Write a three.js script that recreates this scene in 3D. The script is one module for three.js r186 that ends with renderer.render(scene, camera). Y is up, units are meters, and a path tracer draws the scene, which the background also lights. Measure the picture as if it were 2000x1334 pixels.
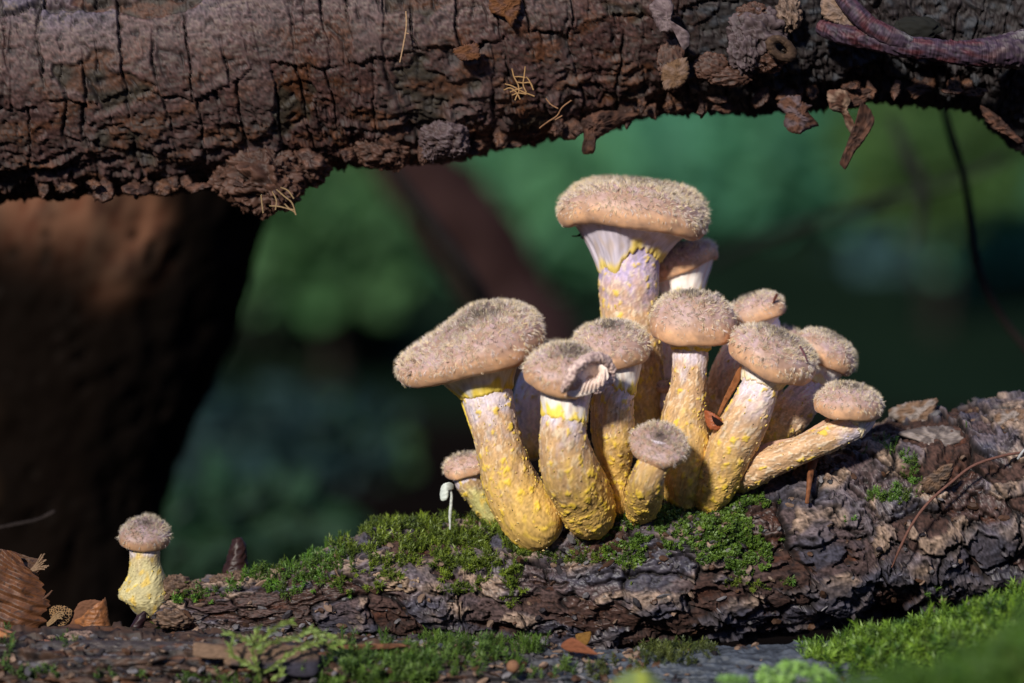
import * as THREE from 'three';
import { mergeGeometries } from 'three/addons/utils/BufferGeometryUtils.js';

// ---------------------------------------------------------------- camera, sky, sun, exposure
const W = 1024, H = 683, S = 0.00014, D = 0.8, YC = 0.105;
const scene = new THREE.Scene();
const camera = new THREE.PerspectiveCamera(2 * Math.atan(667 * S / D) * 180 / Math.PI, W / H, 0.02, 400);
camera.position.set(0, YC, D); camera.lookAt(0, YC, 0);
camera.focus = 0.790; camera.userData.fStop = 5.6;
const renderer = new THREE.WebGLRenderer({ antialias: true });
renderer.setSize(W, H); renderer.toneMapping = THREE.LinearToneMapping; renderer.toneMappingExposure = 1.0;
renderer.shadowMap.enabled = true;
{ // soft blue daylight sky through a thin overcast
  const w = 128, h = 64, a = new Float32Array(w * h * 4);
  for (let j = 0; j < h; j++) for (let i = 0; i < w; i++) {
    const el = ((j + .5) / h - .5) * Math.PI, t = Math.max(0, Math.sin(el)), o = 4 * (j * w + i);
    const b = el < 0 ? .06 : .23 + .13 * t;
    a[o] = b * (.56 - .14 * t); a[o + 1] = b * (.74 - .06 * t); a[o + 2] = b * 1.45; a[o + 3] = 1;
  }
  const t = new THREE.DataTexture(a, w, h, THREE.RGBAFormat, THREE.FloatType);
  t.mapping = THREE.EquirectangularReflectionMapping; t.magFilter = THREE.LinearFilter; t.minFilter = THREE.LinearFilter; t.needsUpdate = true;
  scene.background = t; scene.environment = t;
}
const sun = new THREE.DirectionalLight(new THREE.Color().setRGB(1, .94, .85), 4.7);
sun.position.set(-.40, .45, .90); sun.target.position.set(0, .1, 0); sun.castShadow = true; sun.shadow.radius = 9;
Object.assign(sun.shadow.camera, { left: -1, right: 1, top: 1, bottom: -1, near: .05, far: 6 }); sun.shadow.mapSize.set(2048, 2048);
sun.position.multiplyScalar(2).add(sun.target.position);
scene.add(sun, sun.target);

// ---------------------------------------------------------------- helpers
const V = (x, y, z) => new THREE.Vector3(x, y, z);
const P = (px, py, z = 0) => { const k = (D - z) / D; return V((px - 1000) * S * k, YC + (667 - py) * S * k, z); };   // a point of the picture at depth z
const kz = z => S * (D - z) / D;                                     // metres per photo pixel at depth z
let seed = 12345;
const reseed = s => { seed = (s * 2654435761 + 97) >>> 0; };
const rnd = () => { seed = (seed + 0x6D2B79F5) >>> 0; let t = seed; t = Math.imul(t ^ t >>> 15, t | 1); t ^= t + Math.imul(t ^ t >>> 7, t | 61); return ((t ^ t >>> 14) >>> 0) / 4294967296; };
const rr = (a, b) => a + (b - a) * rnd();
const h2 = (i, j, k = 0) => { let h = Math.imul(i, 374761393) + Math.imul(j, 668265263) + Math.imul(k, 2147483647) | 0; h = Math.imul(h ^ h >>> 13, 1274126177); h = Math.imul(h ^ h >>> 16, 2246822519); return ((h ^ h >>> 15) >>> 0) / 4294967296; };
const clamp = (x, a = 0, b = 1) => x < a ? a : x > b ? b : x, ss = (a, b, x) => { x = clamp((x - a) / (b - a)); return x * x * (3 - 2 * x); }, mix = (a, b, t) => a + (b - a) * t;
const mixc = (a, b, t) => [mix(a[0], b[0], t), mix(a[1], b[1], t), mix(a[2], b[2], t)], mulc = (a, k) => [a[0] * k, a[1] * k, a[2] * k];
const PERM = new Uint8Array(512); { const p = [...Array(256).keys()]; reseed(7); for (let i = 255; i > 0; i--) { const j = Math.floor(rnd() * (i + 1)); [p[i], p[j]] = [p[j], p[i]]; } for (let i = 0; i < 512; i++) PERM[i] = p[i & 255]; }
function grad(h, x, y, z) { h &= 15; const u = h < 8 ? x : y, v = h < 4 ? y : h === 12 || h === 14 ? x : z; return ((h & 1) ? -u : u) + ((h & 2) ? -v : v); }
function noise(x, y, z = 0) {
  const X = Math.floor(x), Y = Math.floor(y), Z = Math.floor(z); x -= X; y -= Y; z -= Z;
  const u = x * x * x * (x * (x * 6 - 15) + 10), v = y * y * y * (y * (y * 6 - 15) + 10), w = z * z * z * (z * (z * 6 - 15) + 10);
  const a = PERM[X & 255] + Y & 255, b = PERM[X + 1 & 255] + Y & 255, z0 = Z & 255;
  const AA = PERM[a] + z0 & 255, AB = PERM[a + 1] + z0 & 255, BA = PERM[b] + z0 & 255, BB = PERM[b + 1] + z0 & 255;
  return mix(mix(mix(grad(PERM[AA], x, y, z), grad(PERM[BA], x - 1, y, z), u), mix(grad(PERM[AB], x, y - 1, z), grad(PERM[BB], x - 1, y - 1, z), u), v),
    mix(mix(grad(PERM[AA + 1], x, y, z - 1), grad(PERM[BA + 1], x - 1, y, z - 1), u), mix(grad(PERM[AB + 1], x, y - 1, z - 1), grad(PERM[BB + 1], x - 1, y - 1, z - 1), u), v), w);
}
const fbm = (x, y, z, o = 4) => { let s = 0, a = .5; for (let i = 0; i < o; i++) { s += a * noise(x, y, z); x = x * 2.03 + 11.7; y = y * 2.03 + 5.3; z = z * 2.03 + 8.1; a *= .5; } return s; };
const ridge = (x, y, z, o = 3) => { let s = 0, a = .5; for (let i = 0; i < o; i++) { s += a * (1 - 2 * Math.abs(noise(x, y, z))); x = x * 2.1 + 3.7; y = y * 2.1 + 9.3; z = z * 2.1 + 4.1; a *= .5; } return s; };
const VO = { f1: 0, f2: 0, i: 0, j: 0 };
function voro(x, y, k) {                                             // nearest and second nearest cell
  const X = Math.floor(x), Y = Math.floor(y); let f1 = 9, f2 = 9, bi = 0, bj = 0;
  for (let j = -1; j < 2; j++) for (let i = -1; i < 2; i++) {
    const cx = X + i, cy = Y + j, dx = cx + .1 + .8 * h2(cx, cy, k) - x, dy = cy + .1 + .8 * h2(cx, cy, k + 31) - y, d = Math.sqrt(dx * dx + dy * dy);
    if (d < f1) { f2 = f1; f1 = d; bi = cx; bj = cy; } else if (d < f2) f2 = d;
  }
  VO.f1 = f1; VO.f2 = f2; VO.i = bi; VO.j = bj; return VO;
}
const names = new Map();
const numbered = n => { const k = names.get(n) ?? 0; names.set(n, k + 1); return k ? `${n}_${String(k).padStart(3, '0')}` : n; };
function thing(name, label, category, pos = V(0, 0, 0), group) {
  const g = new THREE.Group(); g.name = numbered(name); g.position.copy(pos); g.userData = { label, category }; if (group) g.userData.group = group; scene.add(g); return g;
}
const mats = new Map();
function M(rough = .8, o = {}) {
  const key = rough + JSON.stringify(o);
  if (!mats.has(key)) mats.set(key, new THREE.MeshPhysicalMaterial({ vertexColors: true, side: THREE.DoubleSide, roughness: rough, ...o }));
  return mats.get(key);
}
// a mesh whose geometry is written in world coordinates, put under a thing (geometry is shifted to the thing's base)
function part(name, geo, mat, parent, data) {
  if (parent) { const w = V(0, 0, 0); for (let p = parent; p && p !== scene; p = p.parent) w.add(p.position); geo.translate(-w.x, -w.y, -w.z); }
  const m = new THREE.Mesh(geo, mat); m.name = parent ? name : numbered(name); m.castShadow = m.receiveShadow = true;
  if (data) Object.assign(m.userData, data);
  (parent ?? scene).add(m); return m;
}
function copies(name, geo, mat, list, parent, data) {                // list of [Matrix4, colour]; world coordinates
  const w = V(0, 0, 0); for (let p = parent; p && p !== scene; p = p.parent) w.add(p.position);
  const T = new THREE.Matrix4().makeTranslation(-w.x, -w.y, -w.z), t = new THREE.Matrix4(), c = new THREE.Color();
  const m = new THREE.InstancedMesh(geo, mat, list.length);
  list.forEach(([mt, col], i) => { m.setMatrixAt(i, t.multiplyMatrices(T, mt)); m.setColorAt(i, c.setRGB(...col)); });
  m.name = parent ? name : numbered(name); m.userData = { kind: 'stuff', ...data }; m.castShadow = m.receiveShadow = true;
  (parent ?? scene).add(m); return m;
}
function geom(pos, idx, col) {
  const g = new THREE.BufferGeometry(); g.setAttribute('position', new THREE.BufferAttribute(pos instanceof Float32Array ? pos : new Float32Array(pos), 3));
  if (col) g.setAttribute('color', new THREE.BufferAttribute(col instanceof Float32Array ? col : new Float32Array(col), 3));
  g.setIndex(idx); g.computeVertexNormals(); return g;
}
function gridGeo(nu, nv, f, flip) {                                  // f(u, v) -> [x, y, z, r, g, b]; (nu+1) x (nv+1) points
  const pos = new Float32Array((nu + 1) * (nv + 1) * 3), col = new Float32Array(pos.length), idx = [];
  for (let i = 0; i <= nu; i++) for (let j = 0; j <= nv; j++) {
    const q = f(i / nu, j / nv), o = 3 * (i * (nv + 1) + j);
    for (let k = 0; k < 3; k++) { pos[o + k] = q[k]; col[o + k] = Math.max(0, q[3 + k]); }
  }
  for (let i = 0; i < nu; i++) for (let j = 0; j < nv; j++) {
    const a = i * (nv + 1) + j, b = a + nv + 1;
    if (flip) idx.push(a, a + 1, b, b, a + 1, b + 1); else idx.push(a, b, a + 1, b, b + 1, a + 1);
  }
  return geom(pos, idx, col);
}
// axis through photo points [px, py, half width, z]
function axisOf(pts) {
  const c = new THREE.CatmullRomCurve3(pts.map(p => P(p[0], p[1], p[3])), false, 'centripetal');
  const n = pts.length - 1, L = c.getLengths(200), total = L[200];
  return {
    total, at(u) {
      const t = c.getUtoTmapping(clamp(u)), p = c.getPoint(t), T = c.getTangent(t), q = t * n, i = Math.min(n - 1, Math.floor(q)), f = q - i;
      const g = k => pts[clamp(k, 0, n)][2] * kz(pts[clamp(k, 0, n)][3]);
      const r0 = g(i - 1), r1 = g(i), r2 = g(i + 1), r3 = g(i + 2);
      const r = Math.max(.0002, .5 * (2 * r1 + (r2 - r0) * f + (2 * r0 - 5 * r1 + 4 * r2 - r3) * f * f + (3 * r1 - r0 - 3 * r2 + r3) * f * f * f));
      const A = V(0, 0, 1).cross(T).multiplyScalar(-1).normalize(), B = A.clone().cross(T).normalize();
      return { p, T, r, A, B };
    }
  };
}
// tube round an axis; f(x, a, r) -> displacement and colour, all in millimetres
function tubeGeo(pts, nu, nv, f, o = {}) {
  const ax = axisOf(pts), fr = [];
  for (let i = 0; i <= nu; i++) fr.push(ax.at(i / nu));
  const e0 = o.round0 ?? 0, e1 = o.round1 ?? 0;
  return gridGeo(nu, nv, (u, v) => {
    const k = fr[Math.round(u * nu)], a = o.warp ? o.warp(v) : -Math.PI / 2 + v * 2 * Math.PI;
    let e = 1; if (e0 && u < e0) e = Math.sqrt(Math.max(0, 1 - (1 - u / e0) ** 2)); if (e1 && u > 1 - e1) e = Math.sqrt(Math.max(0, 1 - ((u - 1 + e1) / e1) ** 2));
    const q = f(u * ax.total * 1000, a, k.r * 1000, u), r = k.r * e + q[0] / 1000 * (.25 + .75 * e), c = Math.cos(a) * r, s = Math.sin(a) * r * (o.deep ?? 1);
    return [k.p.x + k.A.x * c + k.B.x * s, k.p.y + k.A.y * c + k.B.y * s, k.p.z + k.A.z * c + k.B.z * s, q[1], q[2], q[3]];
  }, false);
}
function lumpGeo(c, rx, ry, rz, k, f, n = 48) {                      // crumpled lump about c; f(x, y, z) unit direction -> factor and colour
  return gridGeo(n, 2 * n, (u, v) => {
    const t = u * Math.PI, p = v * 2 * Math.PI, x = Math.sin(t) * Math.cos(p), y = Math.cos(t), z = Math.sin(t) * Math.sin(p), q = f(x, y, z, k);
    return [c.x + x * rx * q[0], c.y + y * ry * q[0], c.z + z * rz * q[0], q[1], q[2], q[3]];
  }, true);
}
// thick flake with an uneven outline given in photo points, bent and rough; z may be a function (px, py) -> z
function flakeGeo(out, z, thick, colour, o = {}) {
  const n = o.n ?? 90, m = o.m ?? 14, cl = new THREE.CatmullRomCurve3(out.map(p => V(p[0], p[1], 0)), true, 'catmullrom', .35), ps = cl.getSpacedPoints(n);
  const cx = o.cx ?? out.reduce((a, p) => a + p[0], 0) / out.length, cy = o.cy ?? out.reduce((a, p) => a + p[1], 0) / out.length, k = o.seed ?? 0, jag = o.jag ?? 3, rough = o.rough ?? .5;
  const zf = typeof z === 'function' ? z : () => z, face = sgn => gridGeo(n, m, (u, v) => {
    const p = ps[Math.round(u * n) % n], d = Math.hypot(p.x - cx, p.y - cy) || 1, i = Math.round(u * n) % n, jj = 1 + jag / d * (noise(i * .37, k, 2) + 1.2 * noise(i * .9, k, 5));
    const px = cx + (p.x - cx) * v * jj, py = cy + (p.y - cy) * v * jj, e = Math.sqrt(Math.max(0, 1 - v ** 6)), nn = ridge(px / 14, py / 9, k, 3), r = rough * .001 * nn * e;
    const q = P(px, py, zf(px, py) + sgn * thick / 2 * e + r), c = colour(px, py, nn);
    return [q.x, q.y, q.z, ...c];
  }, sgn < 0);
  return mergeGeometries([face(1), face(-1)]);
}
const bladeGeo = (len, wid, bend = .3, col = [1, 1, 1]) => geom([-wid / 2, 0, 0, wid / 2, 0, 0, -wid * .42, len * .45, bend * len * .25, wid * .42, len * .45, bend * len * .25, 0, len, bend * len], [0, 1, 2, 2, 1, 3, 2, 3, 4], Array(5).fill(col).flat());
const basis = (p, up, s, spin, sy = 1) => {                           // matrix at p with local y along up
  const q = new THREE.Quaternion().setFromUnitVectors(V(0, 1, 0), up.clone().normalize()).multiply(new THREE.Quaternion().setFromAxisAngle(V(0, 1, 0), spin));
  return new THREE.Matrix4().compose(p, q, V(s, s * sy, s));
};
const dry = M(.85, { specularIntensity: .35 }), damp = M(.6, { specularIntensity: .6 }), wet = M(.45, { specularIntensity: .55 });
// a leaf blade along a midrib of photo points [px, py, z]: curled across, with side veins, a wavy edge and spots
function bladeSurf(rib, half, side, c1, c2, o = {}) {
  const ax = axisOf(rib.map(p => [p[0], p[1], 4, p[2]])), k = o.k ?? 1, L = o.lo ?? -1, sd = V(...side).normalize();
  return gridGeo(110, 70, (u, v) => {
    const q = ax.at(u), s = L + (1 - L) * v, w = half * kz(rib[0][2]) * Math.pow(Math.sin(Math.PI * Math.min(1, .04 + .93 * u)), .55) * (1 + .30 * noise(u * 5, k, 3) + .16 * noise(u * 17, k + (s > 0 ? 4 : 9), 1)), n = q.T.clone().cross(sd).normalize(); if (n.z < 0) n.negate();
    const ph = u * (o.veins ?? 9) - Math.abs(s) * 1.5, fr = Math.abs(ph - Math.floor(ph) - .5) * 2, vein = ss(.82, 1, fr), mid = ss(.08, 0, Math.abs(s)), x = u * 30, y = s * 12, f = fbm(x / 2, y / 2, k, 4), net = noise(x * 2.2, y * 2.2, k);
    const d = w * ((o.curl ?? .5) * s * s + .10 * fbm(u * 4, s * 2, k, 2) * 2) + .0004 * (1 - fr) * 2 + .0002 * f, p = q.p.addScaledVector(sd, s * w).addScaledVector(n, -d), spot = ss(.30, .40, noise(x / 1.3, y / 1.3, k + 7));
    return [p.x, p.y, p.z, ...mulc(mixc(mixc(c1, c2, clamp(.5 + 1.4 * f)), [.025, .012, .007], clamp(.6 * vein + .7 * spot + .4 * mid)), 1 + .5 * net + .5 * f)];
  });
}

// ---------------------------------------------------------------- the two logs: bark plates over a dark core
const WARP = (lo, hi, share) => v => {                               // angles: most rows between lo and hi, the rest behind
  const full = 2 * Math.PI, rest = full - (hi - lo);
  return v < share ? lo + (hi - lo) * v / share : hi + rest * (v - share) / (1 - share);
};
function barkLog(t, spec) {
  const ids = [], front = [], g = tubeGeo(spec.pts, spec.nu, spec.nv, (x, a, r, u) => {
    const q = spec.f(x, (a - Math.PI / 2) * (spec.rw ?? r), a, u); ids.push(q[4]); front.push(a > spec.lo && a < spec.hi); return q;
  }, { warp: WARP(spec.lo, spec.hi, .9), round0: spec.round0, round1: spec.round1, deep: spec.deep });
  const nv = spec.nv, bins = new Map(), pos = g.attributes.position.array, nor = g.attributes.normal.array, col = g.attributes.color.array;
  for (let i = 0; i < spec.nu; i++) for (let j = 0; j < nv; j++) {
    const a = i * (nv + 1) + j, b = a + nv + 1, id = front[a] && ids[a] !== 0 ? ids[a] : 0;
    let l = bins.get(id); if (!l) bins.set(id, l = []);
    l.push(a, b, a + 1, b, b + 1, a + 1);
  }
  const small = [...bins.entries()].filter(([id, l]) => id && l.length < 240);
  for (const [id, l] of small) { bins.get(0).push(...l); bins.delete(id); }
  for (const [id, l] of bins) {
    const map = new Map(), p = [], n = [], c = [], idx = l.map(v => { let k = map.get(v); if (k === undefined) { k = map.size; map.set(v, k); for (let q = 0; q < 3; q++) { p.push(pos[3 * v + q]); n.push(nor[3 * v + q]); c.push(col[3 * v + q]); } } return k; });
    const s = new THREE.BufferGeometry(); s.setAttribute('position', new THREE.BufferAttribute(new Float32Array(p), 3)); s.setAttribute('normal', new THREE.BufferAttribute(new Float32Array(n), 3)); s.setAttribute('color', new THREE.BufferAttribute(new Float32Array(c), 3)); s.setIndex(idx);
    part(id ? 'bark_plate' : 'log_core', s, spec.mat(id), t);
  }
  // projected samples of the surface, to grow moss and lay things on
  const list = []; for (let k = 0; k < pos.length / 3; k++) if (front[k]) { const z = pos[3 * k + 2], q = kz(z); list.push([1000 + pos[3 * k] / q, 667 - (pos[3 * k + 1] - YC) / q, k]); }
  return { list, at: k => V(pos[3 * k], pos[3 * k + 1], pos[3 * k + 2]), normal: k => V(nor[3 * k], nor[3 * k + 1], nor[3 * k + 2]) };
}
const cellId = (i, j, k) => 1 + ((i + 512) * 4096 + (j + 512)) * 2 + (k & 1);

// upper log: long smooth bark split by fine cracks running round it
const UPPER = [[-120, 130, 262, -.030], [150, 122, 252, -.030], [420, 96, 262, -.030], [640, 60, 262, -.030], [820, 50, 258, -.030], [1000, 20, 254, -.030], [1200, -10, 242, -.030], [1400, -28, 236, -.031], [1600, -45, 232, -.033], [1760, -50, 232, -.034], [1880, -44, 232, -.034], [1990, -22, 246, -.034], [2120, 24, 280, -.034]];
const upperLog = thing('fallen_log', 'large cracked brown log lying across the top above the mushrooms', 'log', P(1000, 20, -.03));
const upperS = barkLog(upperLog, {
  pts: UPPER, nu: 1150, nv: 300, lo: -.75, hi: 3.35, rw: 35, deep: .93,
  f(x, w, a, u) {
    const wx = x + 1.6 * noise(x / 9, w / 9, 3) + .6 * noise(x / 2, w / 2.4, 4), ww = w + 5 * noise(x / 16, w / 12, 8);
    const b1 = 9 + .035 * x + 6 * noise(x / 24, 3, 3) + 2.2 * noise(x / 5, 7, 1) + .8 * noise(x / 1.3, 5, 1), b2 = -15 + .03 * x + 6 * noise(x / 21, 9, 2) + 1.4 * noise(x / 4, 2, 9), band = w > b1 ? 2 : w > b2 ? 1 : 0;
    const long = Math.exp(-(((w - b1) / (.5 + .8 * ss(-.2, .5, noise(x / 6, 1, 1)))) ** 2)) * ss(-.35, .1, noise(x / 17, 4, 4)) + .7 * Math.exp(-(((w - b2) / .35) ** 2)) * ss(0, .3, noise(x / 15, 8, 4));
    let v = voro(wx / 9.5 + .3 * band, ww / 70 + .5 * band, 5 + band); const id = cellId(v.i, v.j * 3 + band, 0), hh = h2(v.i, v.j, 9 + band), h3 = h2(v.i, v.j, 10 + band), e1 = (v.f2 - v.f1) * 9;
    const m1 = ss(-.25, .3, noise(x / 8, w / 16, 21) + .1), c1 = Math.exp(-((e1 / (.22 + .5 * h3 * h3 + .3 * Math.max(0, noise(x / 5, w / 9, 23)))) ** 2)) * m1;
    v = voro(wx / 5.6 + 40, ww / 44 + 3, 15 + band); const e2 = (v.f2 - v.f1) * 5, c2 = Math.exp(-((e2 / .2) ** 2)) * ss(-.02, .3, noise(x / 6, w / 9, 31)) * .75;
    const right = ss(205, 235, x), low = ss(-16, -34, w), right2 = ss(192, 222, x + 4 * noise(x / 6, w / 6, 3));
    const fib = ridge(x / 4.2 + w * .16, w / .8, 2, 3), rough = fbm(x / 2.2, w / 1.2, 6, 3), fine = noise(x / .7, w / .36, 9), pits = ss(.30, .46, noise(x / 2.3, w / 2.0, 77));
    const wisp = ss(.02, .24, noise(x / 2.2 + 2 * noise(x / 1.5, w / 1.5, 5), w / .55, 41)) * ss(-.2, .2, noise(x / 6, w / 4, 18));
    const peel = ss(.02, .07, fbm(x / 21 + 5, w / 15, 44, 3) - .12 - .2 * ss(30, 16, w) * 0 + .02 * fbm(x / 2, w / 2, 4, 2)), sq = 3.6 * fbm(wx / 13 + 7, ww / 4.6, 29, 4) + .3 * fbm(x / 1.4, w / .9, 23, 3), sf = Math.floor(sq), strata = sf + ss(.1, .25, sq - sf), sEdge = ss(.3, .08, sq - sf) * ss(-.02, .08, sq - sf), lumpy = low * (2.6 * ridge(x / 7.5, w / 6, 61, 3) + 1.3 * strata + 1.2 * rough);
    let d = (hh - .5) * 1.0 + (band - 1) * .8 + .34 * fib + .55 * rough + .30 * fine + .22 * strata - 2.1 * c1 - 1.2 * c2 - 1.5 * long - .6 * pits - 1.0 * peel + lumpy * (.7 + .3 * right) + 1.6 * fbm(x / 30, w / 25, 12, 2);
    d += right * (1.5 * ridge(x / 9, w / 6, 71, 4));
    // colours: grey lilac outer bark above, red brown below, peeled places dark olive and rust
    const grey = [.150, .118, .155], tan = [.190, .120, .115], brown = [.100, .045, .038], rust = [.135, .045, .012], dark = [.016, .011, .011], olive = [.050, .041, .022];
    const up = ss(-18, 12, w + 8 * noise(x / 13, w / 9, 52) + 6 * (hh - .5));
    let c = mixc(brown, mixc(tan, grey, ss(4, 14, w + (hh - .5) * 12) * ss(130, 40, x)), clamp(up * .95 * (1 - .45 * ss(70, 150, x)) + (hh - .5) * .4));
    c = mixc(c, rust, .8 * ss(-.05, .35, noise(x / 11, w / 6, 57)) * (1 - up));
    c = mulc(c, clamp(.80 + 1.25 * (fib * .6 + fine * .95 + rough * 1.0) + (h3 - .5) * .35, .08, 3)); c = mixc(c, mulc([.40, .29, .24], .35 + .65 * up), .8 * wisp);
    c = mixc(c, mulc(mixc(olive, rust, ss(-.1, .3, noise(x / 7, w / 6, 66))), 1 + .9 * rough + .6 * fine), .85 * peel);
    c = mixc(c, mulc([.020, .015, .017], 1 + 1.5 * rough + fine), .9 * right2); c = mixc(c, [.07, .08, .10], right2 * ss(.12, .35, noise(x / 5, w / 3, 91)) * .8);
    c = mixc(c, mulc([.30, .29, .275], 1 + .9 * fib), ss(262, 274, x - .35 * w + 3 * noise(x / 4, w / 4, 8)) * ss(4, 12, w) * .85);
    c = mulc(c, .45); c = mixc(c, dark, clamp(.95 * c1 + .9 * c2 + .8 * long + .6 * pits * (.5 + h3) + .45 * sEdge + .5 * low * ss(.1, -.2, rough)));
    return [d, ...c, id];
  },
  mat: id => h2(id, 3) < .25 ? damp : M(.72),
});

// lower log: thick flaking plates
const LOWER = [[268, 1212, 26, -.006], [330, 1198, 50, -.006], [440, 1192, 58, -.006], [560, 1188, 72, -.006], [680, 1166, 104, -.008], [780, 1152, 122, -.010], [900, 1148, 122, -.012], [1020, 1156, 120, -.010], [1140, 1150, 124, -.008], [1280, 1118, 140, -.007], [1420, 1098, 142, -.009], [1540, 1068, 158, -.013], [1660, 1036, 172, -.018], [1790, 1004, 186, -.020], [1920, 984, 190, -.021], [2080, 955, 195, -.021]];
const lowerLog = thing('fallen_log', 'flaky barked log under the mushroom cluster, rising to the right', 'log', P(1150, 1150, -.012));
const lowerS = barkLog(lowerLog, {
  pts: LOWER, nu: 1050, nv: 270, lo: -.9, hi: 3.5, rw: 17, round0: .02, deep: 1.1,
  f(x, w, a, u) {
    const wx = x + 5 * fbm(x / 9, w / 7, 3, 3), ww = w + 3.4 * fbm(x / 8 + 9, w / 6, 8, 3);
    let v = voro(wx / 15 + .3 * (ww / 9), ww / 11, 5); const id = cellId(v.i, v.j, 1), hh = h2(v.i, v.j, 9), h3 = h2(v.i, v.j, 10), e1 = (v.f2 - v.f1) * 9;
    const c1 = Math.exp(-((e1 / (.3 + .45 * h3)) ** 2)) * ss(-.4, .0, noise(x / 9, w / 6, 22)), tilt = (h3 - .5) * (wx / 15 + .3 * (ww / 9) - v.i - .5) * 1.6;
    v = voro(wx / 4.6 + 40, ww / 3.6 + 3, 15); const e2 = (v.f2 - v.f1) * 4, g2 = h2(v.i, v.j, 3), c2 = Math.exp(-((e2 / .16) ** 2)) * ss(-.1, .25, noise(x / 7, w / 5, 31));
    // bark flaking off in layers: the height comes down in ragged steps
    const q = 4.2 * fbm(wx / 15 + 3, ww / 6.5, 19, 4) + .9 * (hh - .5) + .25 * fbm(x / 1.6, w / 1.1, 13, 3), fq = Math.floor(q), layer = fq + ss(.12, .30, q - fq), edge = ss(.34, .1, q - fq) * ss(-.02, .1, q - fq);
    const fl = ridge(x / 5 + w * .25, w / 1.05, 2, 4), rough = fbm(x / 2.0, w / 1.3, 6, 3), fine = noise(x / .55, w / .38, 9), big = fbm(x / 22, w / 12, 12, 3), curl = noise(x / .9 + 1.6 * rough, w / .55 + 2 * fl, 37);
    const size = ss(20, 200, x) * .45 + .7;
    let d = size * (1.35 * layer + tilt + (g2 - .5) * .5) - 1.7 * c1 - .8 * c2 + .30 * fl + .4 * rough + .16 * fine + .16 * curl + 2.6 * big;
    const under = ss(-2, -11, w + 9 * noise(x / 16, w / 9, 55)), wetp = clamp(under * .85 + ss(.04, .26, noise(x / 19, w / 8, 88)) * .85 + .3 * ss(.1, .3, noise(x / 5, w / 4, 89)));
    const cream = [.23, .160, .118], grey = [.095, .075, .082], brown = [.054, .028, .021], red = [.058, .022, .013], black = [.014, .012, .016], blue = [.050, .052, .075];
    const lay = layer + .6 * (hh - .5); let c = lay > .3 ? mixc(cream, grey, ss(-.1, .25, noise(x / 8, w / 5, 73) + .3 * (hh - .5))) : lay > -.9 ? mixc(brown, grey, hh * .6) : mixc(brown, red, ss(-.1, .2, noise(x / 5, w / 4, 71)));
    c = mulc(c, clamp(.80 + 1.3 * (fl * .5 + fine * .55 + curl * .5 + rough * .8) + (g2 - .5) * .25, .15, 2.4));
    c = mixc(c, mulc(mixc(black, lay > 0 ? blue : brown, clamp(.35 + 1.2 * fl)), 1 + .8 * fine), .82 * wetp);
    c = mixc(c, [.014, .011, .011], clamp(.92 * c1 + .8 * c2 + .5 * edge + .5 * ss(-.05, -.35, rough) + .4 * ss(-.1, -.4, curl)));
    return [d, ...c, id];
  },
  mat: id => h2(id, 3) < .22 ? wet : h2(id, 3) < .5 ? damp : dry,
});

// ---------------------------------------------------------------- the honey-coloured mushrooms
const tuftGeo = mergeGeometries([0, 1, 2].map(i => { const g = new THREE.ConeGeometry(.062, 1, 4, 2, true); const p = g.attributes.position; for (let k = 0; k < p.count; k++) { const y = p.getY(k) + .5; p.setXYZ(k, p.getX(k) + .16 * (i - 1) * (1 + 1.4 * y), y * (i === 1 ? 1 : .75), p.getZ(k) + .42 * y * y); } g.deleteAttribute('uv'); g.setAttribute('color', new THREE.BufferAttribute(new Float32Array(p.count * 3).fill(1), 3)); g.computeVertexNormals(); return g; }));
const fleckGeo = (() => { const g = new THREE.SphereGeometry(1, 6, 4); const p = g.attributes.position; for (let k = 0; k < p.count; k++) { const x = p.getX(k), y = p.getY(k), z = p.getZ(k); p.setXYZ(k, x * (.6 + .3 * Math.sin(5 * y)), y * .9 - .3 * z, z * .42 + .18 * y * y); } g.deleteAttribute('uv'); g.setAttribute('color', new THREE.BufferAttribute(new Float32Array(p.count * 3).fill(1), 3)); g.computeVertexNormals(); return g; })();
const cr = (ps, s) => { const n = ps.length - 1, q = clamp(s) * n, i = Math.min(n - 1, Math.floor(q)), f = q - i, g = k => ps[clamp(k, 0, n)], h = d => { const a = g(i - 1)[d], b = g(i)[d], c = g(i + 1)[d], e = g(i + 2)[d]; return .5 * (2 * b + (c - a) * f + (2 * a - 5 * b + 4 * c - e) * f * f + (3 * b - a - 3 * c + e) * f * f * f); }; return [h(0), h(1)]; };
const capMat = M(.55, { sheen: .35, sheenRoughness: .5, sheenColor: new THREE.Color(.9, .85, 1) }), stemMat = M(.7), hairMat = M(.7), veilMat = M(.75);
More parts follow.
